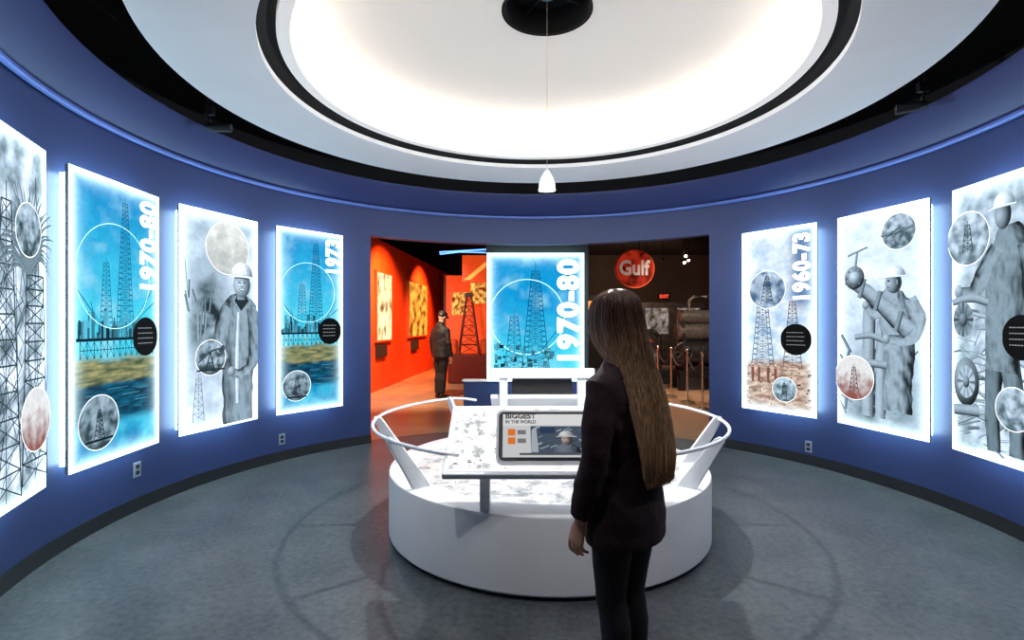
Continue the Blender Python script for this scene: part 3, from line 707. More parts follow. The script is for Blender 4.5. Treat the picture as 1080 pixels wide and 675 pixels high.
p.poly([(-.14, .02), (-.10, .02), (-.11, .165), (-.135, .15)], s(170, 178, 186)); p.rect(-.2, .004, .12, .016, s(80, 84, 90)); p.rect(-.09, .13, -.01, .165, s(40, 60, 90))
TS = TT @ Matrix.Translation((0, .030, .0345)) @ XZ
ny_ = -p.L*.0003-.001
p.done('screen', M['screen'], sc, TS)
T2 = TS @ Matrix.Translation((0, ny_, 0))
text('BIGGEST', -.275, .217, -.11, .250, T2, M['ink'], sc, bold=.04)
text('IN THE WORLD', -.275, .188, -.11, .209, T2, M['ink'], sc, bold=.03)
bm = bmesh.new(); prism(bm, [(0, 0), (.19, .10), (.16, .20), (.02, .035)], -.14, .14, Matrix.Translation((0, 2.765-2.93, .722-.46)) @ Matrix.Rotation(R(90), 4, 'Z') @ Matrix.Scale(-1, 4, (0, 1, 0)))
fin(bm, 'screen_mount', M['steelwhite'], t)

# rear console
t = thing('rear_console', 'white framed stand with dark monitor back, behind the front console on the plinth', 'console', (.27, 4.66, .46))
bm = bmesh.new(); box(bm, -.46, .46, -.04, .05, .545, .63); fin(bm, 'top_bar', M['steelwhite'], t, bevel=.008)
for sg in (-1, 1):
    bm = bmesh.new(); box(bm, sg*.345-.036, sg*.345+.036, -.03, .04, 0, .545); fin(bm, 'leg', M['steelwhite'], t, bevel=.006)
bm = bmesh.new(); box(bm, -.27, .27, -.015, .015, 0, .22, Matrix.Translation((0, .03, .40)) @ Matrix.Rotation(R(-25), 4, 'X')); fin(bm, 'monitor', M['screenblack'], t, bevel=.008)
TR = Matrix.Translation((0, .33, .25)) @ Matrix.Rotation(R(180), 4, 'Z') @ Matrix.Rotation(R(26), 4, 'X')
bm = bmesh.new(); box(bm, -.46, .46, 0, .34, -.04, 0, TR); fin(bm, 'board', M['steelwhite'], t, bevel=.006)

# ------------------------------------------------------------ pendant lamp
t = thing('pendant_lamp', 'small white cone pendant lamp hanging on a thin cord over the plinth', 'pendant lamp', (CX, CY, 2.50))
rev('lamp_shade', [(.062, 0), (.061, .045), (.047, .09), (.027, .125), (.016, .145), (.012, .145), (.022, .12), (.042, .085), (.056, .045), (.057, 0)], 0, 360, M['shade'], t, 32, (0, 0, 0))
bm = bmesh.new(); cyl(bm, (0, 0, .14), (0, 0, .165), .010, 12); fin(bm, 'cap', M['steelwhite'], t)
bm = bmesh.new(); cyl(bm, (0, 0, .16), (0, 0, 1.5), .0016, 6); fin(bm, 'cord', M['cord'], t)
bm = bmesh.new(); ell(bm, (0, 0, .05), (.03, .03, .035)); fin(bm, 'bulb', M['lens'], t, True)
bm = bmesh.new(); cyl(bm, (0, 0, 1.46), (0, 0, 1.56), .06, 20); c = fin(bm, 'canopy', M['alu'], t)
for k in range(4):
    a = k*math.pi/2+.5; bm = bmesh.new(); cyl(bm, (0.05*math.cos(a), .05*math.sin(a), 1.50), (.31*math.cos(a), .31*math.sin(a), 1.50), .014, 8); fin(bm, 'canopy_arm', M['darkmetal'], c)

def lamp(kind, loc, energy, color=(1, 1, 1), target=None, size=.03, spot=60, blend=.6):
    d = bpy.data.lights.new('light', kind); d.energy = energy; d.color = color
    if kind == 'SPOT': d.spot_size = R(spot); d.spot_blend = blend
    d.shadow_soft_size = size
    o = bpy.data.objects.new('light', d); COL.objects.link(o); o.location = loc
    if target: o.rotation_euler = (Vector(target)-Vector(loc)).to_track_quat('-Z', 'Y').to_euler()
    return o
def track_spot(loc, target, label, top=4.25, L=.17, r=.042, group='black track spotlights', lit=True):
    t = thing('spotlight', label, 'spotlight', loc, 0, group)
    d = (Vector(target)-Vector(loc)).normalized()
    bm = bmesh.new(); tube(bm, [-d*L*.5, -d*L*.3, d*L*.5], [r*.7, r, r], 20); fin(bm, 'housing', M['blackmetal'], t)
    bm = bmesh.new(); cyl(bm, d*L*.5, d*(L*.5+.004), r*.8, 20); fin(bm, 'lens', M['lens'] if lit else M['blackmetal'], t)
    bm = bmesh.new(); tube(bm, [(0, 0, 0), (0, 0, .07), (0, 0, top-loc[2])], [.014, .014, .014], 8); fin(bm, 'stem', M['blackmetal'], t)
    return t
for (a, lb) in ((-82, 'black spotlight hanging in the dark ceiling gap on the left'), (91, 'black spotlight hanging in the dark ceiling gap on the right')):
    l0 = pol(a, 2.80, 3.12)
    t = thing('spotlight', lb, 'spotlight', l0, 0, 'spotlights in the ceiling gap')
    d = Vector((1, .25, .06)).normalized() if a < 0 else Vector((-.9, .5, -.02)).normalized()
    bm = bmesh.new(); tube(bm, [-d*.03, d*.02, d*.16, d*.17], [.025, .036, .036, .026], 18); fin(bm, 'housing', M['blackmetal'], t)
    bm = bmesh.new(); tube(bm, [(0, 0, 0), (0, 0, .06), (-d.x*.03, 0, .12), (-d.x*.03, 0, 1.1)], .013, 8); fin(bm, 'stem', M['blackmetal'], t)
    bm = bmesh.new(); box(bm, -.035, .035, -.02, .02, .10, .17); fin(bm, 'joint', M['blackmetal'], t)

for i, (px, py, lb) in enumerate(((144, 495, 'grey wall outlet under the blue 1970-80 panel'), (297, 463, 'grey wall outlet under the blue 1973 panel'), (853, 471, 'grey wall outlet below the tan and white 1960-73 panel'))):
    a, Y = ray(px, 3.27); z = CAMZ-(py-340)/F*Y
    t = thing('wall_outlet', lb, 'outlet', pol(a, 3.27, z-.06), -R(a), 'wall outlets')
    bm = bmesh.new(); box(bm, -.037, .037, -.009, .001, 0, .118); fin(bm, 'cover_plate', M['plate'], t, bevel=.003)
    for zz in (.035, .082):
        bm = bmesh.new(); box(bm, -.018, .018, -.012, -.008, zz-.015, zz+.015); fin(bm, 'socket', M['blackmetal'], t)

# ------------------------------------------------------------ people
clouds = bpy.data.textures.new('folds', 'CLOUDS'); clouds.noise_scale = .13; clouds.noise_depth = 2
def person(root, kx=1.0, male=False, vox=.0045, top='sweater', hem=.685):
    bm = bmesh.new()
    tube(bm, [(0, .0, .74), (0, 0, .82), (0, 0, .92), (0, .0, 1.02), (0, .0, 1.12), (0, 0, 1.22), (0, .0, 1.29), (0, .0, 1.33), (0, .0, 1.36)],
         [(.145, .09), (.155, .10), (.14, .09), (.115*kx, .078), (.125*kx, .085), (.138*kx, .085), (.130*kx, .066), (.080*kx, .052), (.050, .048)], 24)
    tube(bm, [(0, -.005, 1.34), (0, .012, 1.41), (0, .03, 1.48)], [(.050, .048), (.045, .048), (.048, .053)], 18)
    Th = Matrix.Translation((0, .045, 1.53)) @ Matrix.Rotation(R(-24), 4, 'X')
    hb = bmesh.new()
    ell(hb, (0, 0, .012), (.070, .088, .098), 28, 18); ell(hb, (0, .028, -.045), (.052, .058, .062), 20, 14)
    ell(hb, (0, .062, -.088), (.022, .02, .018)); ell(hb, (0, .092, -.022), (.011, .018, .014)); tube(hb, [(0, .078, .018), (0, .095, -.012), (0, .098, -.024)], [.008, .010, .012], 10)
    for sx in (-1, 1):
        ell(hb, (sx*.072, -.004, -.012), (.010, .018, .030), 12, 10); ell(hb, (sx*.027, .068, .018), (.022, .014, .008)); ell(hb, (sx*.036, .055, -.028), (.022, .022, .02))
    ell(hb, (0, .080, -.056), (.022, .010, .007)); ell(hb, (0, .079, -.065), (.019, .010, .007))
    hb.transform(Th); tmp = bpy.data.meshes.new('tmp'); hb.to_mesh(tmp); hb.free(); bm.from_mesh(tmp)
    for sx in (-1, 1):
        sh = Vector((sx*.138*kx, -.002, 1.280)); el = Vector((sx*.184*kx, -.018, 1.045)); wr = Vector((sx*.196*kx, .050, .778))
        tube(bm, [sh+Vector((-sx*.03, 0, -.01)), sh, sh.lerp(el, .5), el, el.lerp(wr, .3), wr], [.034, .037, .036, .034, .033, .023], 16)
        k = wr+Vector((sx*.002, .018, -.078))
        tube(bm, [wr+Vector((0, -.004, .02)), wr, wr+Vector((0, .010, -.03)), k, k+Vector((0, .003, -.010))], [(.019, .021), (.017, .022), (.015, .033), (.013, .038), (.010, .034)], 16)
        for j, (dy, L) in enumerate(((.029, .066), (.010, .074), (-.009, .069), (-.027, .054))):
            b0 = k+Vector((0, dy, .006)); qq = .55+.12*j
            p1 = b0+Vector((-sx*.004, .006+dy*.05, -L*.48)); p2 = p1+Vector((-sx*.012*qq*1.5, .002, -L*.30)); p3 = p2+Vector((-sx*.018*qq*1.3, -.003, -L*.20))
            tube(bm, [b0, p1, p2, p3], [.0092, .0084, .0078, .0062], 10)
        b0 = wr+Vector((-sx*.004, .028, -.030)); tube(bm, [b0-Vector((0, .018, -.01)), b0+Vector((-sx*.004, .016, -.022)), b0+Vector((-sx*.012, .022, -.050)), b0+Vector((-sx*.018, .020, -.070))], [.014, .0115, .0092, .007], 10)
        hp = Vector((sx*.075, 0, .80)); kn = Vector((sx*.058, .015, .46)); an = Vector((sx*.048, -.02, .09))
        tube(bm, [hp+Vector((0, 0, .04)), hp, hp.lerp(kn, .5), kn, kn.lerp(an, .3)+Vector((0, -.01, 0)), kn.lerp(an, .7), an, an-Vector((0, 0, .05))], [.072, .076, .063, .048, .050, .037, .031, .032], 18)
        tube(bm, [an+Vector((0, -.035, -.055)), an+Vector((0, .03, -.05)), an+Vector((sx*.005, .11, -.068)), an+Vector((sx*.01, .165, -.074))], [(.028, .028), (.034, .034), (.038, .02), (.024, .010)], 14)
    b = fin(bm, 'body', M['skin'], root, True)
    bake(b, [('REMESH', dict(mode='VOXEL', voxel_size=vox)), ('SMOOTH', dict(factor=.5, iterations=2))])
    for sx in (-1, 1):
        bm = bmesh.new(); c = Th @ Vector((sx*.027, .076, .006)); ell(bm, c, (.0105, .0105, .0105), 14, 10); e = fin(bm, 'eye', M['eye'], root, True)
        bm = bmesh.new(); c = Th @ Vector((sx*.027, .0855, .004)); ell(bm, c, (.0045, .003, .0045), 10, 8); fin(bm, 'pupil', M['ink'], e, True)
    bm = bmesh.new()
    tube(bm, [(0, 0, .72), (0, 0, .76), (0, 0, .83), (0, 0, .95)], [(.12, .085), (.15, .10), (.160, .105), (.13, .09)], 24)
    for sx in (-1, 1):
        hp = Vector((sx*.074, 0, .79)); kn = Vector((sx*.058, .015, .46)); an = Vector((sx*.048, -.02, .10)); e = .014 if male else .003
        tube(bm, [hp+Vector((0, 0, .04)), hp, hp.lerp(kn, .5), kn, kn.lerp(an, .3)+Vector((0, -.01, 0)), kn.lerp(an, .7), an], [.079, .084, .070+e, .054+e, .056+e, .044+e*1.5, .040+e*1.5], 20)
    o = fin(bm, 'trousers', M['trouser'], root, True)
    bake(o, [('REMESH', dict(mode='VOXEL', voxel_size=.008)), ('SMOOTH', dict(factor=.5, iterations=3)), ('DISPLACE', dict(texture=clouds, strength=.010, mid_level=.45))])
    bm = bmesh.new(); e = .0
    zs = [hem, hem+.03, .80, .90, 1.02, 1.14, 1.24, 1.30, 1.345, 1.385, 1.43]
    rs = [(.172, .128), (.178, .134), (.178, .132), (.166, .126), (.156*kx, .118), (.160*kx, .118), (.166*kx, .114), (.162*kx, .096), (.118*kx, .084), (.076, .076), (.062, .066)]
    tube(bm, [(0, -.004+(.012 if z > 1.4 else 0), z) for z in zs], rs, 28)
    for sx in (-1, 1):
        sh = Vector((sx*.142*kx, -.004, 1.286)); el = Vector((sx*.186*kx, -.018, 1.045)); wr = Vector((sx*.196*kx, .048, .798))
        tube(bm, [sh+Vector((-sx*.05, 0, .02)), sh, sh.lerp(el, .5), el, el.lerp(wr, .35), el.lerp(wr, .8), wr], [.052, .060, .057, .052, .052, .045, .039], 20)
    o = fin(bm, top, M['jacket'] if male else M['sweater'], root, True)
    bake(o, [('REMESH', dict(mode='VOXEL', voxel_size=.008)), ('SMOOTH', dict(factor=.5, iterations=5)), ('DISPLACE', dict(texture=clouds, strength=.028, mid_level=.45)), ('SMOOTH', dict(factor=.5, iterations=2))])
    for sx in (-1, 1):
        bm = bmesh.new(); a = Vector((sx*.048, -.02, .09))
        tube(bm, [a+Vector((0, -.055, -.052)), a+Vector((0, -.01, -.048)), a+Vector((sx*.003, .05, -.052)), a+Vector((sx*.008, .12, -.062)), a+Vector((sx*.01, .175, -.068)), a+Vector((sx*.01, .19, -.07))], [(.03, .03), (.038, .040), (.040, .036), (.043, .026), (.034, .02), (.02, .012)], 18)
        tube(bm, [a+Vector((0, -.005, -.05)), a+Vector((0, -.0, .02))], [.042, .042], 16)
        o = fin(bm, 'shoe', M['shoe'], root, True); bake(o, [('REMESH', dict(mode='VOXEL', voxel_size=.007)), ('SMOOTH', dict(factor=.5, iterations=2))])
    return Th

def hair_long(root):
    ks = [((0, .030, 1.655), .012, .012), ((0, .030, 1.648), .045, .052), ((0, .038, 1.615), .076, .096), ((0, .042, 1.56), .088, .119), ((.0, .036, 1.50), .091, .126), ((0, .008, 1.43), .094, .116),
          ((.003, -.036, 1.36), .098, .086), ((.006, -.084, 1.28), .102, .060), ((.010, -.118, 1.19), .103, .044), ((.014, -.138, 1.10), .102, .036), ((.018, -.148, 1.02), .098, .030), ((.020, -.150, .955), .090, .022), ((.020, -.148, .915), .078, .012)]
    def at(t):
        g = max(0, min(len(ks)-1.001, t)); i = int(g); f = g-i
        def cr(v):
            a, b, c, d = (v(ks[max(0, i-1)]), v(ks[i]), v(ks[i+1]), v(ks[min(len(ks)-1, i+2)]))
            return .5*((2*b)+(-a+c)*f+(2*a-5*b+4*c-d)*f*f+(-a+3*b-3*c+d)*f**3)
        return Vector((cr(lambda k: k[0][0]), cr(lambda k: k[0][1]), cr(lambda k: k[0][2]))), cr(lambda k: k[1]), cr(lambda k: k[2])
    bm = bmesh.new(); seg = 96; rings = []; n = 80
    for j in range(n+1):
        t_ = j/n*(len(ks)-2.2); c, rx, ry = at(t_); row = []; thin = 1-.45*sm(8.5, 10.8, t_)
        for k in range(seg):
            a = 2*math.pi*k/seg
            rg = (.955+.02*noise.noise(Vector((math.cos(a)*9, math.sin(a)*9, j*.02))))*thin
            fr = max(0, math.sin(a))**8*sm(1.60, 1.56, c.z)*sm(1.38, 1.41, c.z)
            row.append(bm.verts.new(c+Vector((rx*rg*math.cos(a), ry*rg*math.sin(a)*(1-.38*fr), 0))))
        rings.append(row)
    for j in range(n):
        for k in range(seg): bm.faces.new((rings[j][k], rings[j][(k+1) % seg], rings[j+1][(k+1) % seg], rings[j+1][k]))
    bm.faces.new(rings[0]); bm.faces.new(rings[-1][::-1])
    rr = random.Random(2)
    for i in range(3000):
        a = rr.uniform(0, 2*math.pi)
        if 0.33*math.pi < a < .67*math.pi: t1 = rr.uniform(2.0, 2.6)
        elif 0 < a < math.pi: t1 = rr.uniform(8.5, 11.8)
        else: t1 = rr.uniform(10.4, 12.0)
        sc = rr.uniform(.90, 1.02); pts = []; t0 = rr.uniform(.2, 1.2); m = 20; dr = rr.uniform(-.05, .05)
        k2 = rr.uniform(-.25, .06)
        for j in range(m+1):
            t = t0+(t1-t0)*j/m; c, rx, ry = at(t); w = a+dr*(j/m)**2
            k = (sc if t > 3 else max(sc, .975))*(1+k2*(j/m)**3)
            pts.append(c+Vector((rx*k*math.cos(w), ry*k*math.sin(w), 0)))
        tube(bm, pts, [.0011]*(m)+[.0004], 3)
    return fin(bm, 'hair', M['hair'], root, True)

w = thing('person', 'person with long brown hair, burgundy sweater and black trousers, standing before the console', 'person', (.430, 2.02, 0), R(40))
person(w); hair_long(w); w.scale = (.985, .985, .985)
m = thing('person', 'person in a black jacket and cap standing in the red-lit hall beyond the doorway', 'person', (-1.42, 10.45, 0), R(-35))
m.scale = (1.05, 1.05, 1.05)
Th = person(m, kx=1.12, male=True, vox=.009, top='jacket', hem=.76)
bm = bmesh.new(); ell(bm, (0, -.014, .028), (.077, .088, .085), 24, 16)
bm.transform(Th); fin(bm, 'hair', M['hair2'], m, True)
bm = bmesh.new(); ell(bm, (0, -.004, .070), (.082, .096, .060), 24, 16); tube(bm, [(0, .06, .052), (0, .11, .048), (0, .15, .04)], [(.065, .010), (.06, .008), (.035, .006)], 14)
bm.transform(Th); fin(bm, 'cap', M['jacket'], m, True)

# ------------------------------------------------------------ hall beyond
bm = bmesh.new(); box(bm, -.2, 0, 0, 13.6, 0, 3.35); o = struct(fin(bm, 'wall_hall_left', M['red'])); o.location = (-3.2, 8.2, 0); o.rotation_euler = (0, 0, -R(3.8))
bm = bmesh.new(); box(bm, -5, 11, 21.5, 21.7, 0, 4.25); struct(fin(bm, 'wall_hall_back', M['brown']))
bm = bmesh.new(); box(bm, 8.6, 8.8, 7, 21.5, 0, 4.25); struct(fin(bm, 'wall_hall_right', M['brown']))
HW = Matrix.Translation((-3.2, 8.2, 0)) @ Matrix.Rotation(-R(3.8), 4, 'Z')
hrot = -R(3.8)+R(90)
def wallpic(y, w, z0, z1, label, fn):
    t = thing('framed_print', label, 'framed print', HW @ Vector((0, y, z0)), hrot, 'lit prints along the red hall wall')
    bm = bmesh.new(); h = z1-z0; box(bm, -w/2-.04, w/2+.04, -.06, 0, -.04, h+.04); fin(bm, 'frame', M['orange'], t)
    p = Pic(w, h, fn, 30, 40, edge=0); p.done('print', M['dimpic'], t, Matrix.Translation((0, -.063, 0)))
wallpic(3.75, 1.05, 1.1, 2.6, 'lit cream and grey print on the red hall wall nearest the doorway', lambda u, v: lerp(s(120, 76, 40), s(255, 232, 170), .8+fb(u, v, 5, 1)*1.1))
wallpic(6.95, 2.1, 1.12, 2.6, 'amber print on the red hall wall, farther of the two', lambda u, v: lerp(s(110, 36, 8), s(255, 170, 60), .6+fb(u, v, 6, 9)*1.0))
for y, lb in ((3.6, 'dark caption board under the cream print on the red wall'), (6.6, 'dark caption board under the amber print on the red wall')):
    o = thing('caption_board', lb, 'sign', HW @ Vector((0, y, .72)), hrot)
    bm = bmesh.new(); box(bm, -.35, .35, -.06, 0, 0, .28); fin(bm, 'board', M['base'], o, bevel=.01)
    bm = bmesh.new(); box(bm, -.33, .33, -.065, -.058, .02, .26); fin(bm, 'face', M['brown'], o)
t = thing('backdrop_panel', 'tall red glowing backdrop beyond the doorway just left of the blue panel', 'display panel', (-1.05, 14.0, 0))
bm = bmesh.new(); box(bm, -.72, .62, 0, .06, 0, 2.75); fin(bm, 'glowing_face', M['rglow'], t)
for x in (-.74, .64):
    bm = bmesh.new(); box(bm, x-.03, x+.03, -.04, .1, 0, 2.8); fin(bm, 'side_post', M['darkred'], t)
for k, (x0, x1, z0, z1) in enumerate(((-.55, -.15, 1.7, 2.3), (-.05, .5, 2.0, 2.55))):
    pp = Pic(x1-x0, z1-z0, lambda u, v: lerp(s(110, 20, 6), s(255, 190, 90), .4+fb(u, v, 5, 3+k)*1.1), 20, 20, edge=0); pp.done('lit_print', M['dimpic'], t, Matrix.Translation(((x0+x1)/2, -.01, z0)))
t = thing('derrick_model', 'lattice derrick model on a dark red stand before the red glowing backdrop', 'derrick model', (-1.08, 13.2, 0))
bm = bmesh.new(); box(bm, -.5, .5, -.3, .3, 0, .7); fin(bm, 'stand', M['darkred'], t, bevel=.02)
bm = bmesh.new()
def dpt(k, sx, sy): f = k/6; w_ = .26*(1-f)+.06*f; return (sx*w_, sy*w_, .7+1.45*f)
for k in range(6):
    for sx, sy in ((-1, -1), (1, -1), (1, 1), (-1, 1)):
        cyl(bm, dpt(k, sx, sy), dpt(k+1, sx, sy), .02, 6)
    for (a1, b1), (a2, b2) in (((-1, -1), (1, -1)), ((1, -1), (1, 1)), ((1, 1), (-1, 1)), ((-1, 1), (-1, -1))):
        cyl(bm, dpt(k, a1, b1), dpt(k+1, a2, b2), .010, 6); cyl(bm, dpt(k+1, a1, b1), dpt(k+1, a2, b2), .010, 6)
fin(bm, 'lattice_tower', M['darkred'], t)
bm = bmesh.new(); box(bm, -.1, .1, -.1, .1, 2.15, 2.24); fin(bm, 'crown_block', M['base'], t)
for x in (-.38, .38):
    bm = bmesh.new(); tube(bm, [(x, 0, .7), (x, 0, .72), (x, 0, 1.05), (x, 0, 1.08)], [.09, .1, .1, .06], 18); fin(bm, 'tank', M['orange'], t)
t = thing('hanging_board', 'glowing red and orange board hanging in the hall left of the blue panel', 'sign', (-.62, 11.0, 2.35))
bm = bmesh.new(); box(bm, -.42, .42, -.03, .03, 0, .55); fin(bm, 'panel', M['rglow'], t)
bm = bmesh.new(); prism(bm, [(-.38, .04), (-.25, .04), (.3, .5), (.17, .5)], -.036, -.03); fin(bm, 'stripe', M['oglow'], t)
for sx in (-.35, .35):
    bm = bmesh.new(); cyl(bm, (sx, 0, .55), (sx, 0, 1.9), .008, 6); fin(bm, 'hanger', M['blackmetal'], t)
t = thing('neon_tube', 'blue neon tube under the dark hall ceiling', 'neon light', (-.85, 9.2, 2.76))
bm = bmesh.new(); tube(bm, [(-.42, 0, -.03), (.45, 0, .02)], .012, 10); fin(bm, 'tube', M['neon'], t, True)
bm = bmesh.new(); tube(bm, [(-.42, .05, -.06), (-.1, .2, -.0), (.45, .3, .0)], .010, 10); fin(bm, 'tube', M['neon'], t, True)
for sx in (-.3, .3):
    bm = bmesh.new(); cyl(bm, (sx, 0, 0), (sx, 0, 1.49), .006, 6); fin(bm, 'hanger', M['blackmetal'], t)
t = thing('round_sign', 'round red lit sign with white lettering hanging above the long haired person', 'sign', (2.56, 11, 2.2))
bm = bmesh.new(); cyl(bm, (0, -.05, .42), (0, .05, .42), .40, 40); fin(bm, 'disc', M['rsign'], t)
bm = bmesh.new(); tube(bm, [(.40*math.cos(R(a)), -.05, .42+.40*math.sin(R(a))) for a in range(0, 360, 10)], .014, 8, closed=True, ref=Vector((0, 1, 0))); fin(bm, 'rim', M['orange'], t)
text('Gulf', -.32, .28, .32, .60, Matrix.Translation((0, -.053, 0)), M['signletters'], t, bold=.03)
for sx in (-.25, .25):
    bm = bmesh.new(); cyl(bm, (sx, 0, .72), (sx, 0, 2.05), .008, 6); fin(bm, 'hanger', M['blackmetal'], t)
t = thing('exit_sign', 'small red lit exit sign on the brown back wall', 'exit sign', (6.2, 21.45, 2.45))
bm = bmesh.new(); box(bm, -.22, .22, -.06, .05, 0, .22); fin(bm, 'housing', M['blackmetal'], t)
text('EXIT', -.18, .04, .18, .18, Matrix.Translation((0, -.064, 0)), mat('exit_red', (1, .1, .05), emit=(1, .06, .03), estr=1.5), t)
t = thing('drilling_machine', 'grey drilling machine with horizontal drums behind the rope barrier', 'machine', (4.25, 11.9, 0))
bm = bmesh.new(); box(bm, -.55, .75, -.35, .35, .28, .42); fin(bm, 'base_frame', M['blackmetal'], t, bevel=.01)
for x in (-.5, .65):
    for y in (-.29, .29):
        bm = bmesh.new(); box(bm, x-.06, x+.06, y-.06, y+.06, 0, .28); fin(bm, 'foot', M['blackmetal'], t)
for z, rr_, L in ((1.62, .16, .95), (1.28, .2, 1.1), (.8, .3, 1.0)):
    bm = bmesh.new(); tube(bm, [(-L/2, 0, z), (-L/2+.04, 0, z), (L/2-.04, 0, z), (L/2, 0, z)], [rr_*.8, rr_, rr_, rr_*.8], 28)
    for g in (-.3, 0, .3): tube(bm, [(g*L-.02, 0, z), (g*L+.02, 0, z)], rr_*1.1, 28)
    fin(bm, 'drum', M['engine'] if z > .9 else M['darkmetal'], t)
for x in (-.42, .55):
    bm = bmesh.new(); prism(bm, [(-.32, .42), (.32, .42), (.12, 1.78), (-.12, 1.78)], x-.03, x+.03, Matrix.Rotation(R(90), 4, 'Z') @ Matrix.Scale(-1, 4, (0, 1, 0))); fin(bm, 'side_plate', M['blackmetal'], t)
bm = bmesh.new()
tube(bm, [(-.5+.20*math.cos(R(a)), -.40, .85+.20*math.sin(R(a))) for a in range(0, 360, 15)], .018, 8, closed=True, ref=Vector((0, 1, 0)))
for a in range(0, 180, 45): cyl(bm, (-.5+.20*math.cos(R(a)), -.40, .85+.20*math.sin(R(a))), (-.5-.20*math.cos(R(a)), -.40, .85-.20*math.sin(R(a))), .012, 8)
cyl(bm, (-.5, -.42, .85), (-.5, -.1, .85), .03, 12); fin(bm, 'hand_wheel', M['darkmetal'], t)
bm = bmesh.new(); tube(bm, [(-.2, .1, 1.7), (-.2, .1, 2.0), (-.1, .1, 2.08), (.2, .1, 2.08)], .04, 12); fin(bm, 'exhaust_pipe', M['engine'], t)
t = thing('pump_unit', 'low dark pump unit with pipes, left of the drilling machine behind the ropes', 'machine', (3.35, 13.2, 0))
bm = bmesh.new(); box(bm, -.6, .5, -.4, .4, 0, .35); fin(bm, 'skid', M['darkmetal'], t, bevel=.02)
bm = bmesh.new(); tube(bm, [(-.45, 0, .6), (-.4, 0, .6), (.25, 0, .6), (.3, 0, .6)], [.2, .26, .26, .2], 24); fin(bm, 'motor', M['engine'], t)
bm = bmesh.new(); tube(bm, [(.35, 0, .3), (.35, 0, 1.1), (.25, 0, 1.25), (-.1, 0, 1.3), (-.3, 0, 1.2), (-.3, 0, .8)], .06, 14, ref=Vector((0, 1, 0))); fin(bm, 'pipe', M['darkmetal'], t)
for x in (-.2, .05):
    bm = bmesh.new(); tube(bm, [(x, -.2, 1.0), (x, -.2, 1.02), (x, -.2, 1.06), (x, -.2, 1.08)], [.07, .1, .1, .04], 18); cyl(bm, (x, -.2, .75), (x, -.2, 1.0), .02, 10); fin(bm, 'valve', M['orange'], t)
t = thing('exhibit_cabinet', 'tall dark cabinet with small amber lit window at the back of the hall', 'cabinet', (3.0, 17.5, 0))
bm = bmesh.new(); box(bm, -.8, .8, -.3, .3, 0, 2.4); fin(bm, 'cabinet_body', M['base'], t, bevel=.02)
bm = bmesh.new(); box(bm, -.65, .65, -.32, -.3, 1.5, 2.2); fin(bm, 'window', M['oglow'], t)
t = thing('exhibit_cabinet', 'dark cabinet with two pale lit print panels under the exit sign', 'cabinet', (5.6, 18.6, 0))
bm = bmesh.new(); box(bm, -1.1, 1.1, -.3, .3, 0, 2.2); fin(bm, 'cabinet_body', M['darkmetal'], t, bevel=.02)
for x in (-.55, .55):
    p = Pic(.8, .9, lambda u, v: lerp(s(40, 30, 26), s(130, 120, 112), .5+fb(u, v, 5, x)*1.0), 16, 16, edge=0); p.done('print', M['dimpic'], t, Matrix.Translation((x, -.305, 1.1)))
st = [(694, 11.6), (708, 10.6), (725, 9.8), (741, 9.0)]
P = []
wd = ['farthest from the doorway', 'second farthest from the doorway', 'second nearest the doorway', 'nearest the doorway']
for i, (px, Y) in enumerate(st):
    X = (px-540)/F*Y; P.append(Vector((X, Y, 0)))
    t = thing('stanchion', 'polished rope stanchion before the machine, '+wd[i], 'stanchion', (X, Y, 0), 0, 'rope stanchions in the hall')
    rev('foot_plate', [(0, 0), (.14, 0), (.14, .015), (.05, .05), (0, .05)], 0, 360, M['brass'], t, 32, (0, 0, 0))
    bm = bmesh.new(); cyl(bm, (0, 0, .03), (0, 0, .95), .018, 14); fin(bm, 'post', M['brass'], t, False)
    bm = bmesh.new(); ell(bm, (0, 0, .975), (.03, .03, .03)); fin(bm, 'finial', M['brass'], t, True)
rp = ['far', 'middle', 'near']
for i in range(3):
    a, b = P[i]+Vector((0, 0, .88)), P[i+1]+Vector((0, 0, .88)); d = (b-a).normalized()*.022; bm = bmesh.new()
    tube(bm, [(a+d).lerp(b-d, k/14)-Vector((0, 0, .22*(1-(2*k/14-1)**2))) for k in range(15)], .016, 8)
    tag(fin(bm, 'barrier_rope', M['rope'], None, True), 'dark sagging rope of the barrier, %s span' % rp[i], 'rope', 'ropes between the stanchions')
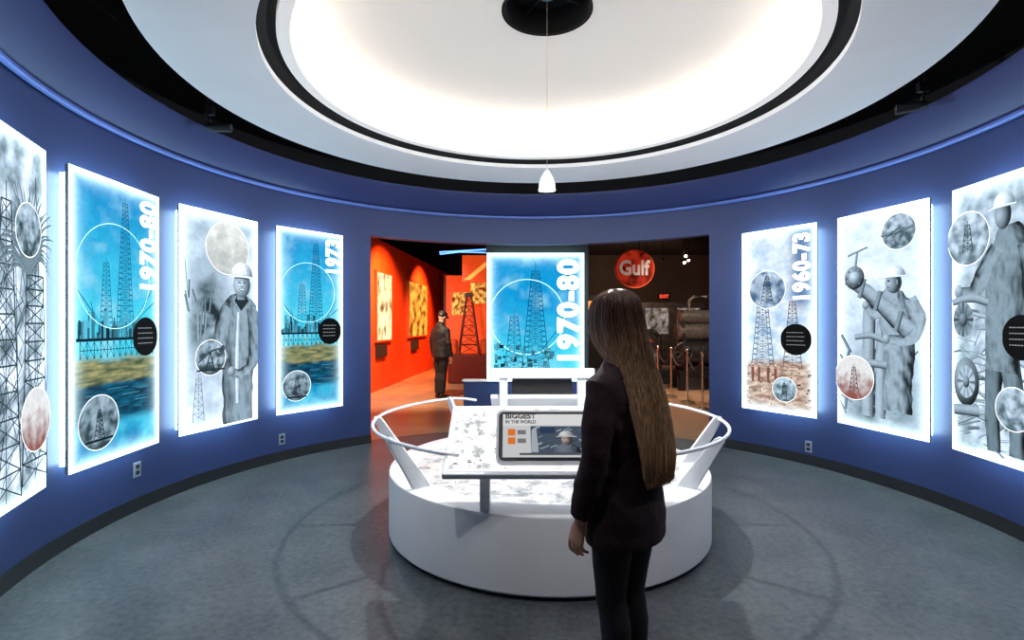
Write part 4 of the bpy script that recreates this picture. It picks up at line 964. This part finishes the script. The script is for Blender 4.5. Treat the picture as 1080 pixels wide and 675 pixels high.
hs = [((-1.6, 11.2, 3.3), (-3.1, 12, 1.6), (1, .34, .10), 700, 'spotlight over the red wall near the doorway'),
      ((-1.3, 15.2, 3.3), (-2.8, 15.5, 1.6), (1, .26, .06), 800, 'spotlight over the red wall farther inside'),
      ((-1.9, 8.9, 3.3), (-2.2, 11.6, 0), (1, .70, .48), 620, 'spotlight over the person in the black jacket'),
      ((3.4, 9.4, 3.2), (4.0, 11.9, 1.1), (1, .72, .5), 240, 'spotlight over the drilling machine'),
      ((4.3, 15.0, 3.3), (4.6, 21, 2.0), (1, .6, .36), 420, 'spotlight aimed at the brown back wall'),
      ((2.2, 10.4, 3.3), (2.9, 9.6, 0), (1, .66, .46), 300, 'spotlight over the open hall floor')]
for lc, tg, c, e, lb in hs:
    track_spot(lc, tg, 'black '+lb, group='track spotlights in the hall')
    d = (Vector(tg)-Vector(lc)).normalized(); lamp('SPOT', Vector(lc)+d*.11, e*1.5, c, tg, .04, 95, .7)
for x, y, z, lb in ((4.05, 12.4, 2.95, 'black lit spotlight pointing towards the doorway on the right'), (4.35, 13.2, 3.2, 'black lit spotlight high at the right of the hall'), (3.1, 12.8, 3.1, 'black lit spotlight right of the round red sign'), (5.2, 15.5, 3.35, 'black lit spotlight farthest back in the hall')):
    track_spot((x, y, z), (4.0, 9.5, 1.0), lb, group='track spotlights in the hall')

# ------------------------------------------------------------ rotunda lights
lamp('POINT', (CX, CY, 2.475), 215, (.97, .98, 1.0), size=.03)
for a, e in ((-105, 60), (-45, 60), (25, 60), (85, 60), (150, 95), (-160, 60)):  # added fill spots in the ceiling gap, without any fixtures
    l0 = pol(a, 2.8, 3.19); lamp('SPOT', l0, e, (.97, .97, 1), pol(a, 1.0, 0), .05, 90, 1.0)

w_ = bpy.data.worlds.new('world'); SC.world = w_; w_.use_nodes = True
w_.node_tree.nodes['Background'].inputs['Color'].default_value = (.10, .12, .18, 1); w_.node_tree.nodes['Background'].inputs['Strength'].default_value = .15

cd = bpy.data.cameras.new('camera'); cam = bpy.data.objects.new('camera', cd); COL.objects.link(cam)
cd.sensor_width = 36; cd.lens = F/1080*36; cd.shift_y = 2.5/1080; cd.clip_start = .05
cam.location = (0, 0, CAMZ); cam.rotation_euler = (R(90), 0, 0)
SC.camera = cam
